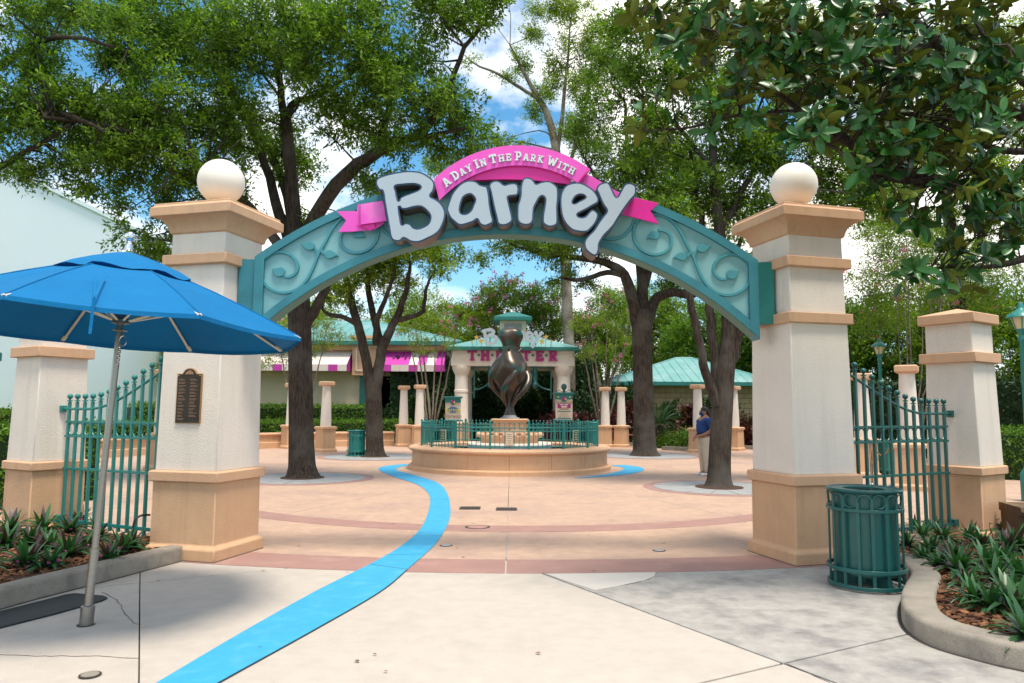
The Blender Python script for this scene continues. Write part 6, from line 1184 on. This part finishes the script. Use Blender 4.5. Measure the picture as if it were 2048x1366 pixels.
# --- magnolia over the right side: every big leaf is modelled, the largest as single pieces
def magnolia():
    base = (7.0, 7.1); t = thing('magnolia_tree', 'glossy magnolia with big two-tone leaves reaching in over the right pillar', 'tree', (*base, 0))
    limbs = [[(2480, 1200, 7.1, .20), (2470, 900, 7.1, .19), (2440, 650, 7.1, .17), (2380, 500, 7., .15)],
        [(2390, 520, 7., .12), (2250, 470, 6.9, .10), (2060, 420, 6.8, .08), (1900, 370, 6.7, .065), (1780, 340, 6.6, .05), (1720, 300, 6.5, .04), (1640, 250, 6.4, .03), (1560, 190, 6.3, .02)],
        [(1780, 340, 6.6, .04), (1690, 275, 6.5, .03), (1620, 225, 6.3, .018), (1480, 230, 6.2, .014), (1380, 255, 6.1, .011), (1290, 262, 6., .008)], [(2350, 480, 7, .10), (2150, 300, 6.9, .08), (1950, 160, 6.7, .06), (1850, 60, 6.5, .045), (1780, 10, 6.4, .035), (1760, -60, 6.3, .03)],
        [(1870, 85, 6.6, .035), (1780, 120, 6.4, .026), (1700, 110, 6.3, .018), (1600, 80, 6.2, .012)], [(2060, 420, 6.8, .05), (1960, 380, 6.6, .035), (1880, 370, 6.5, .03), (1740, 350, 6.4, .02), (1660, 290, 6.3, .014), (1580, 280, 6.2, .010)],
        [(2150, 470, 6.9, .05), (2040, 520, 6.8, .035), (1960, 535, 6.7, .02), (1880, 535, 6.6, .012), (1815, 550, 6.6, .008)], [(1800, 150, 6.5, .03), (1790, 80, 6.5, .03), (1760, -20, 6.4, .03)], [(1640, 160, 6.3, .012), (1540, 90, 6.2, .01), (1420, 60, 6.1, .008), (1290, 30, 6., .006)], [(1700, 300, 6.4, .016), (1760, 200, 6.3, .014), (1800, 120, 6.2, .012)], [(2100, 300, 6.8, .04), (2000, 300, 6.6, .03), (1900, 260, 6.5, .02), (1830, 230, 6.4, .012)], [(2200, 330, 6.9, .05), (2080, 200, 6.6, .035), (1980, 90, 6.4, .02), (1940, 20, 6.3, .012)]]
    S = []
    for i, l in enumerate(limbs):
        P, R = limb_path(l)
        if i == 0: P[0] = Vector((base[0], base[1], -.02)); P[1] = Vector((base[0], base[1], .6)); P[2] = Vector((base[0], base[1], 1.2)); P[3] = Vector((base[0], base[1], 1.7)); P[4:] = [Vector((p.x * .0 + base[0] + (p.x - base[0]) * .3, p.y, p.z)) for p in P[4:]]
        MB().tube(P, R, 10).build('trunk' if i == 0 else 'limb', M['bark1'], t, True, smooth=True, ang=80)
        S += [(p.x, p.y, p.z) for p in P if i > 0 and p.x < 5.6]
    S = np.array(S)
    # shoots: (px, py, depth) seeds fill the crown, then rosettes of leaves
    seeds = []
    reg = [(1560, 60, 230, 70), (1750, 80, 200, 90), (1930, 90, 130, 110), (1640, 190, 180, 80), (1820, 230, 200, 100), (1980, 280, 90, 120), (1700, 300, 160, 60), (1880, 380, 150, 70), (2000, 440, 60, 70), (1430, 60, 150, 55), (1340, 30, 100, 35), (1540, 150, 110, 60), (1960, 500, 90, 40), (1790, 420, 70, 30), (1850, 545, 50, 22), (1930, 555, 60, 25)]
    for cx, cy, rx, ry in reg:
        m = int(rx * ry / 300)
        for _ in range(m):
            a = random.uniform(0, 6.283); r = math.sqrt(random.random()); seeds.append(tuple(D(cx + rx * r * math.cos(a), cy + ry * r * math.sin(a), random.uniform(5.7, 7.0))))
    for px, py in ((1290, 230), (1275, 258), (1345, 170), (1350, 240), (1420, 205), (1400, 150), (1312, 195), (1470, 150), (1365, 110), (1500, 235), (1560, 255), (1600, 250), (1690, 365), (1720, 385), (1830, 540), (1815, 560), (1300, 60), (1262, 30), (1420, 262), (1335, 265), (1480, 200), (1720, 330)): seeds.append(tuple(D(px, py, 6.0)))
    def px_of(p):
        x, y, z = p; z = z - EYE; yc = y * math.cos(TH) + z * math.sin(TH); zc = -y * math.sin(TH) + z * math.cos(TH); return 1024 + F * x / yc, 683 - F * zc / yc
    def clear(p): x, y = px_of(p); return not ((x < 1690 and y > 300) or (x < 1760 and y > 395 and x > 1500) or (x < 1790 and y > 450))
    seeds = [q for q in seeds if clear(q)]
    tw = MB(); lv = []
    for s in seeds:
        s = np.array(s); dd_ = np.linalg.norm(S - s, axis=1); j = int(np.argmin(dd_)); p = S[j]; d = s - p; ln = np.linalg.norm(d)
        if .04 < ln < 1.4: tw.tube([tuple(p), tuple((p + s) / 2 + np.array([0, 0, .03]) + RNG.normal(size=3) * .03), tuple(s)], [.009, .007, .005], 5, False)
        ax = unit(d / max(ln, .05) * .6 + RNG.normal(size=3) * .5 + np.array([0, 0, .25])); e1 = unit(np.cross(ax, [0.3, .2, .9])); e2 = np.cross(ax, e1); m = random.randint(7, 11)
        for k in range(m):
            a = k * 2.4 + random.uniform(-.3, .3); el = random.uniform(.15, 1.0); dir_ = unit(ax * math.sin(el) + (e1 * math.cos(a) + e2 * math.sin(a)) * math.cos(el) + np.array([0, 0, -.12])); nrm = unit(ax * math.cos(el) - (e1 * math.cos(a) + e2 * math.sin(a)) * math.sin(el) + RNG.normal(size=3) * .25)
            if not clear(s + dir_ * .12): continue
            lv.append((s + ax * random.uniform(-.05, .05), dir_, nrm, random.choice((.09, .11, .13, .15, .165, .18)) * random.uniform(.9, 1.1)))
    tag(tw.build('shoots', M['bark1'], t, True), kind='stuff')
    def leaf_geo(L, W=.40, bend=.08, fold=.12):
        us = [0, .14, .34, .58, .8, .94, 1.]; ws = [.05, .5, .88, 1., .8, .42, .03]; top = []; 
        for u, w in zip(us, ws): top.append(((-w * W * L / 2, u * L, fold * w * W * L - bend * L * u * u), (0, u * L, -bend * L * u * u), (w * W * L / 2, u * L, fold * w * W * L - bend * L * u * u)))
        V = [p for r in top for p in r]; nn = len(V); V += [(x, y, z - .0016) for x, y, z in V]; Fc = []; mi = []
        for i in range(6):
            for c in (0, 1):
                a = i * 3 + c; Fc.append((a, a + 1, a + 4, a + 3)); mi.append(0); Fc.append((nn + a, nn + a + 3, nn + a + 4, nn + a + 1)); mi.append(1)
        return V, Fc, mi
    VAR = [leaf_geo(1., w, b, f) for w, b, f in ((.40, .06, .12), (.44, .20, .22), (.36, .30, .08), (.42, -.08, .26), (.34, .12, .35))]; MES = []
    for V, Fc, mi in VAR:
        me = bpy.data.meshes.new('leaf'); me.from_pydata(V, [], Fc); me.polygons.foreach_set('material_index', mi); me.polygons.foreach_set('use_smooth', [True] * len(Fc)); me.materials.append(M['magtop']); me.materials.append(M['magbot']); me.update(); MES.append(me)
    # the ones that show largest: nearest first
    lv.sort(key=lambda q: (q[0][1] - 6) ** 2 * .3 - q[3] * 4 + random.random() * .6)
    inv = wm(t).inverted(); big = MB()
    for i, (p, d, nrm, L) in enumerate(lv):
        y = Vector(d); x = y.cross(Vector(nrm)).normalized(); z = x.cross(y)
        m4 = Matrix(((x.x, y.x, z.x, p[0]), (x.y, y.y, z.y, p[1]), (x.z, y.z, z.z, p[2]), (0, 0, 0, 1)))
        vk = random.randrange(5); V = VAR[vk][0]
        if i < 300:
            o = bpy.data.objects.new('leaf', MES[vk]); COL.objects.link(o); o.parent = t; o.matrix_parent_inverse = inv; o.matrix_basis = m4 @ Matrix.Scale(L, 4)
        else:
            Vs = [m4 @ (Vector(v) * L) for v in V]; b = len(big.v); big.v += [tuple(v) for v in Vs]; big.f += [tuple(q + b for q in f) for f in Fc]; big.mi += mi
    tag(big.build('foliage', [M['magtop'], M['magbot']], t, True, smooth=True, ang=180), kind='stuff')
magnolia()
# --- oyster plants in the two beds
def oyster_leaf(L, W, bend):
    V = []; us = [0, .12, .35, .62, .85, 1.]; ws = [.55, .85, 1., .8, .42, .02]
    for u, w in zip(us, ws): z = L * (u * .95 - bend * u * u); r = L * (u * .18 + bend * .9 * u * u); V += [(-w * W / 2, r + .004, z + .006), (0, r, z - .004), (w * W / 2, r + .004, z + .006)]
    Fc = []
    for i in range(5):
        for c in (0, 1): a = i * 3 + c; Fc.append((a, a + 1, a + 4, a + 3))
    me = bpy.data.meshes.new('leaf'); me.from_pydata(V, [], Fc); me.polygons.foreach_set('use_smooth', [True] * len(Fc)); me.update(); return me
OYL = []
for m_ in ('rgreen', 'rpurple'):
    OYL.append([])
    for bend in (.12, .35, .6):
        me = oyster_leaf(.40, .062, bend); me.materials.append(M[m_]); OYL[-1].append(me)
def oyster(label, x, y, s, group, z=.1, flower=False, purple=.3):
    t = thing('oyster_plant', label, 'plant', (x, y, z), random.uniform(0, 6.28), group); n = random.randint(28, 38)
    for k in range(n):
        f = k / n; b = 0 if f < .3 else (1 if f < .65 else 2); pu = random.random() < (purple * 1.7 if f < .45 else purple * .6)
        o = bpy.data.objects.new('leaf', OYL[1 if pu else 0][b]); COL.objects.link(o); o.parent = t; a = k * 2.39996 + random.uniform(-.3, .3); q = s * random.uniform(.75, 1.1) * (.85 + .2 * f)
        o.rotation_euler = (-(.1 + .35 * f + random.uniform(-.1, .15)), 0, a); o.scale = (q, q, q); o.location = (0, 0, .02 * (1 - f))
    if flower:
        for k in range(2): a = random.uniform(0, 6.28); MB().sphere((.06 * math.cos(a), .06 * math.sin(a), .08), .018, 7, 5).build('flower', M['flower'], t)
    return t
gl = 'oyster plants in the bed by the umbrella'; gr = 'oyster plants in the bed by the round bin'
for px, py, s in ((240, 1110, .95), (195, 1085, .9), (135, 1118, 1.0), (140, 1070, .95), (50, 1138, 1.1), (85, 1068, 1.05), (20, 1068, 1.0), (10, 1100, .95), (262, 1100, .8), (110, 1040, .8), (-40, 1110, 1.1), (-60, 1150, 1.1), (15, 1035, .8), (170, 1105, .85), (95, 1105, .9), (60, 1095, .9), (215, 1125, .75), (160, 1050, .8), (60, 1040, .85), (100, 1140, .8)):
    g = G(px, py, .1); oyster('purple and green spiky oyster plant in the mulch behind the straight kerb', g.x, g.y, s, gl, flower=True, purple=.24)
for px, py, s in ((1815, 1098, .8), (1845, 1078, .85), (1862, 1108, .9), (1885, 1085, .95), (1905, 1060, .9), (1920, 1150, 1.15), (1905, 1120, .9), (1950, 1210, .9), (1960, 1065, 1.0), (1965, 1100, 1.0), (2005, 1135, 1.15), (2030, 1230, 1.2), (2010, 1065, 1.0), (2035, 1100, 1.1), (2030, 1050, .9), (2085, 1180, 1.2), (2090, 1110, 1.1), (2120, 1260, 1.2), (1990, 1170, 1.0), (1870, 1065, .8), (1830, 1060, .7), (1940, 1085, .9), (2060, 1065, 1.), (1880, 1140, .8), (1985, 1225, .9), (1935, 1175, .8), (1975, 1140, 1.05), (1890, 1050, .8), (1940, 1045, .8), (1985, 1040, .9), (2045, 1170, 1.1), (1850, 1125, .7), (2060, 1290, 1.1), (2015, 1200, .9)):
    s *= .88; g = G(px, py, .1); oyster('dark green spiky oyster plant in the mulch behind the curving kerb', g.x, g.y, s, gr, purple=.10)
for x, y in ((5.4, 6.2), (5.9, 6.8), (6.4, 6.1), (5.6, 7.4), (6.3, 7.7), (5.2, 5.3), (6.0, 5.4), (4.6, 4.9), (5.3, 8.0), (7.1, 8.0), (5.8, 4.7)): oyster('dark green spiky oyster plant in the mulch behind the curving kerb', x, y, random.uniform(.8, 1.), gr, purple=.10)
# --- dead leaves on the paving
mb = MB()
for _ in range(110):
    x = random.uniform(-8, 8); y = random.uniform(4.2, 19); s = random.uniform(.5, 1.2); a = random.uniform(0, 6.28)
    c, sn = math.cos(a), math.sin(a); L = .045 * s; W = .014 * s; z = .010
    mb.add([(x, y, z), (x + c * L * .5 - sn * W, y + sn * L * .5 + c * W, z + .004), (x + c * L, y + sn * L, z + .002), (x + c * L * .5 + sn * W, y + sn * L * .5 - c * W, z + .004)], [(0, 1, 2, 3)])
tag(mb.build('fallen_leaves', M['chip']), 'scattered small dry brown leaves lying on the paving', 'leaves', kind='stuff')
# ================================================================== THE PERSON
def skin_mesh(name, verts, edges, radii, mat, parent, sub=2):
    me = bpy.data.meshes.new(name); me.from_pydata(verts, edges, []); o = bpy.data.objects.new(name, me); COL.objects.link(o)
    md = o.modifiers.new('skin', 'SKIN'); md.use_smooth_shade = True
    for i, r in enumerate(radii):
        sv = me.skin_vertices[0].data[i]; sv.radius = r if isinstance(r, tuple) else (r, r); sv.use_root = (i == 0)
    sb = o.modifiers.new('sub', 'SUBSURF'); sb.levels = sub; sb.render_levels = sub
    bpy.context.view_layer.update(); dg = bpy.context.evaluated_depsgraph_get(); ev = o.evaluated_get(dg); m2 = bpy.data.meshes.new_from_object(ev); m2.name = name
    bpy.data.objects.remove(o); m2.materials.clear(); m2.polygons.foreach_set('use_smooth', [True] * len(m2.polygons)); return link(name, m2, mat, parent)
def person():
    # local frame: +x = the way the person faces, z up; 1.68 m tall
    g = G(1411, 951); t = thing('person', 'person in blue polo shirt and khaki trousers wearing a mask, hands clasped, behind a trunk', 'person', (g.x, g.y, .012), math.radians(180 + 14))
    # body: one continuous figure
    V = [(0, 0, .95), (.01, 0, 1.12), (.02, 0, 1.28), (0, 0, 1.42), (.01, 0, 1.49), (.035, 0, 1.56), (.03, 0, 1.64)]; Ed = [(0, 1), (1, 2), (2, 3), (3, 4), (4, 5), (5, 6)]; R = [(.15, .18), (.155, .17), (.145, .19), (.09, .14), .055, (.085, .072), (.07, .062)]
    def chain(frm, pts, rs):
        p = frm
        for q, r in zip(pts, rs): V.append(q); R.append(r); Ed.append((p, len(V) - 1)); p = len(V) - 1
        return p
    for s in (-1, 1):
        hip = chain(0, [(0, .10 * s, .86), (.025, .105 * s, .50), (-.01, .11 * s, .11), (.0, .11 * s, .05), (.13, .12 * s, .035)], [.105, .07, .045, .045, .035])
        w = chain(3, [(-.01, .19 * s, 1.37), (-.06, .235 * s, 1.12), (.12, .17 * s, 1.0), (.235, .055 * s, .965)], [.065, .048, .04, .028])
        hand = chain(w, [(.27, .03 * s, .945), (.30, .012 * s, .92)], [.026, .02])
        for k in range(4): chain(hand, [(.305 + .004 * k, (.012 - .02) * s, .91 - .018 * k), (.295, (.012 - .045) * s, .895 - .018 * k)], [.010, .008])
        chain(w, [(.262, .02 * s, .975), (.285, -.0 * s, .97)], [.011, .009])
    body = skin_mesh('body', V, Ed, R, M['skin'], t)
    # face details
    f = MB(); f.sphere((.10, .034, 1.585), .012, 8, 6); f.sphere((.10, -.034, 1.585), .012, 8, 6); f.build('eyes', M['hair'], t, smooth=True)
    n = MB(); n.sphere((.118, 0, 1.562), .016, 8, 6, 1.4); 
    for s in (-1, 1): n.sphere((.02, .078 * s, 1.565), .02, 8, 6, 1.5)
    n.build('nose_and_ears', M['skin'], t, smooth=True)
    m = MB(); m.sphere((.078, 0, 1.525), .062, 16, 10, .85); m.build('face_mask', M['shirt'], t, smooth=True)
    gl_ = MB()
    for s in (-1, 1): gl_.tube([(.118 + .0 * q, .034 * s + .022 * math.cos(q), 1.586 + .018 * math.sin(q)) for q in np.linspace(0, 6.283, 13)], .003, 5, False); gl_.tube([(.115, .055 * s, 1.59), (.03, .082 * s, 1.588)], .003, 4)
    gl_.build('glasses', M['black'], t)
    hr = MB(); hr.sphere((-.005, 0, 1.625), .095, 18, 12, .92); hr.build('hair', M['hair'], t, smooth=True)
    MB().tube([(-.07, 0, 1.62), (-.11, 0, 1.56), (-.125, 0, 1.46), (-.12, 0, 1.36)], [.05, .055, .045, .02], 10).build('ponytail', M['hair'], t, smooth=True)
    # clothes as continuous skinned surfaces
    sv = [(.015, 0, .99), (.03, 0, 1.12), (.03, 0, 1.27), (.0, 0, 1.40), (.005, 0, 1.455)]; se = [(0, 1), (1, 2), (2, 3), (3, 4)]; sr = [(.185, .20), (.19, .20), (.17, .205), (.115, .16), (.065, .07)]
    for s in (-1, 1):
        b = len(sv); sv += [(-.015, .205 * s, 1.36), (-.05, .235 * s, 1.22), (-.04, .232 * s, 1.15)]; sr += [.088, .078, .08]; se += [(3, b), (b, b + 1), (b + 1, b + 2)]
    sh = skin_mesh('polo_shirt', sv, se, sr, M['shirt'], t)
    MB().sphere((.185, -.075, 1.28), .014, 8, 6).build('chest_emblem', M['shoe'], sh, smooth=True); MB().ring_lathe([(.066, 1.435), (.086, 1.43), (.076, 1.475), (.064, 1.48)], 18, (.008, 0, 0)).build('collar', M['shirt'], sh, smooth=True)
    tv = [(0, 0, .94), (0, 0, .99)]; te = [(0, 1)]; tr_ = [(.175, .19), (.165, .185)]
    for s in (-1, 1):
        b = len(tv); tv += [(.005, .10 * s, .82), (.03, .11 * s, .52), (0, .112 * s, .20), (.005, .112 * s, .06)]; tr_ += [.125, .095, .08, .085]; te += [(0, b), (b, b + 1), (b + 1, b + 2), (b + 2, b + 3)]
    tro = skin_mesh('trousers', tv, te, tr_, M['trousers'], t)
    MB().ring_lathe([(.150, .985), (.182, .985), (.182, 1.018), (.150, 1.018)], 28).build('belt', M['hair'], tro)
    for s in (-1, 1):
        sm = MB(); rings = []
        for x, w, h in ((-.09, .035, .05), (-.07, .045, .085), (0, .048, .085), (.08, .05, .06), (.15, .048, .045), (.185, .03, .03)):
            rings.append([(x, .115 * s + w * math.cos(q), max(0, h * .5 + h * .5 * math.sin(q) * 1.05)) for q in np.linspace(0, 6.283, 13)[:-1]])
        sm.loft(rings).build('shoe', M['shoe'], t, smooth=True)
    return t
person()
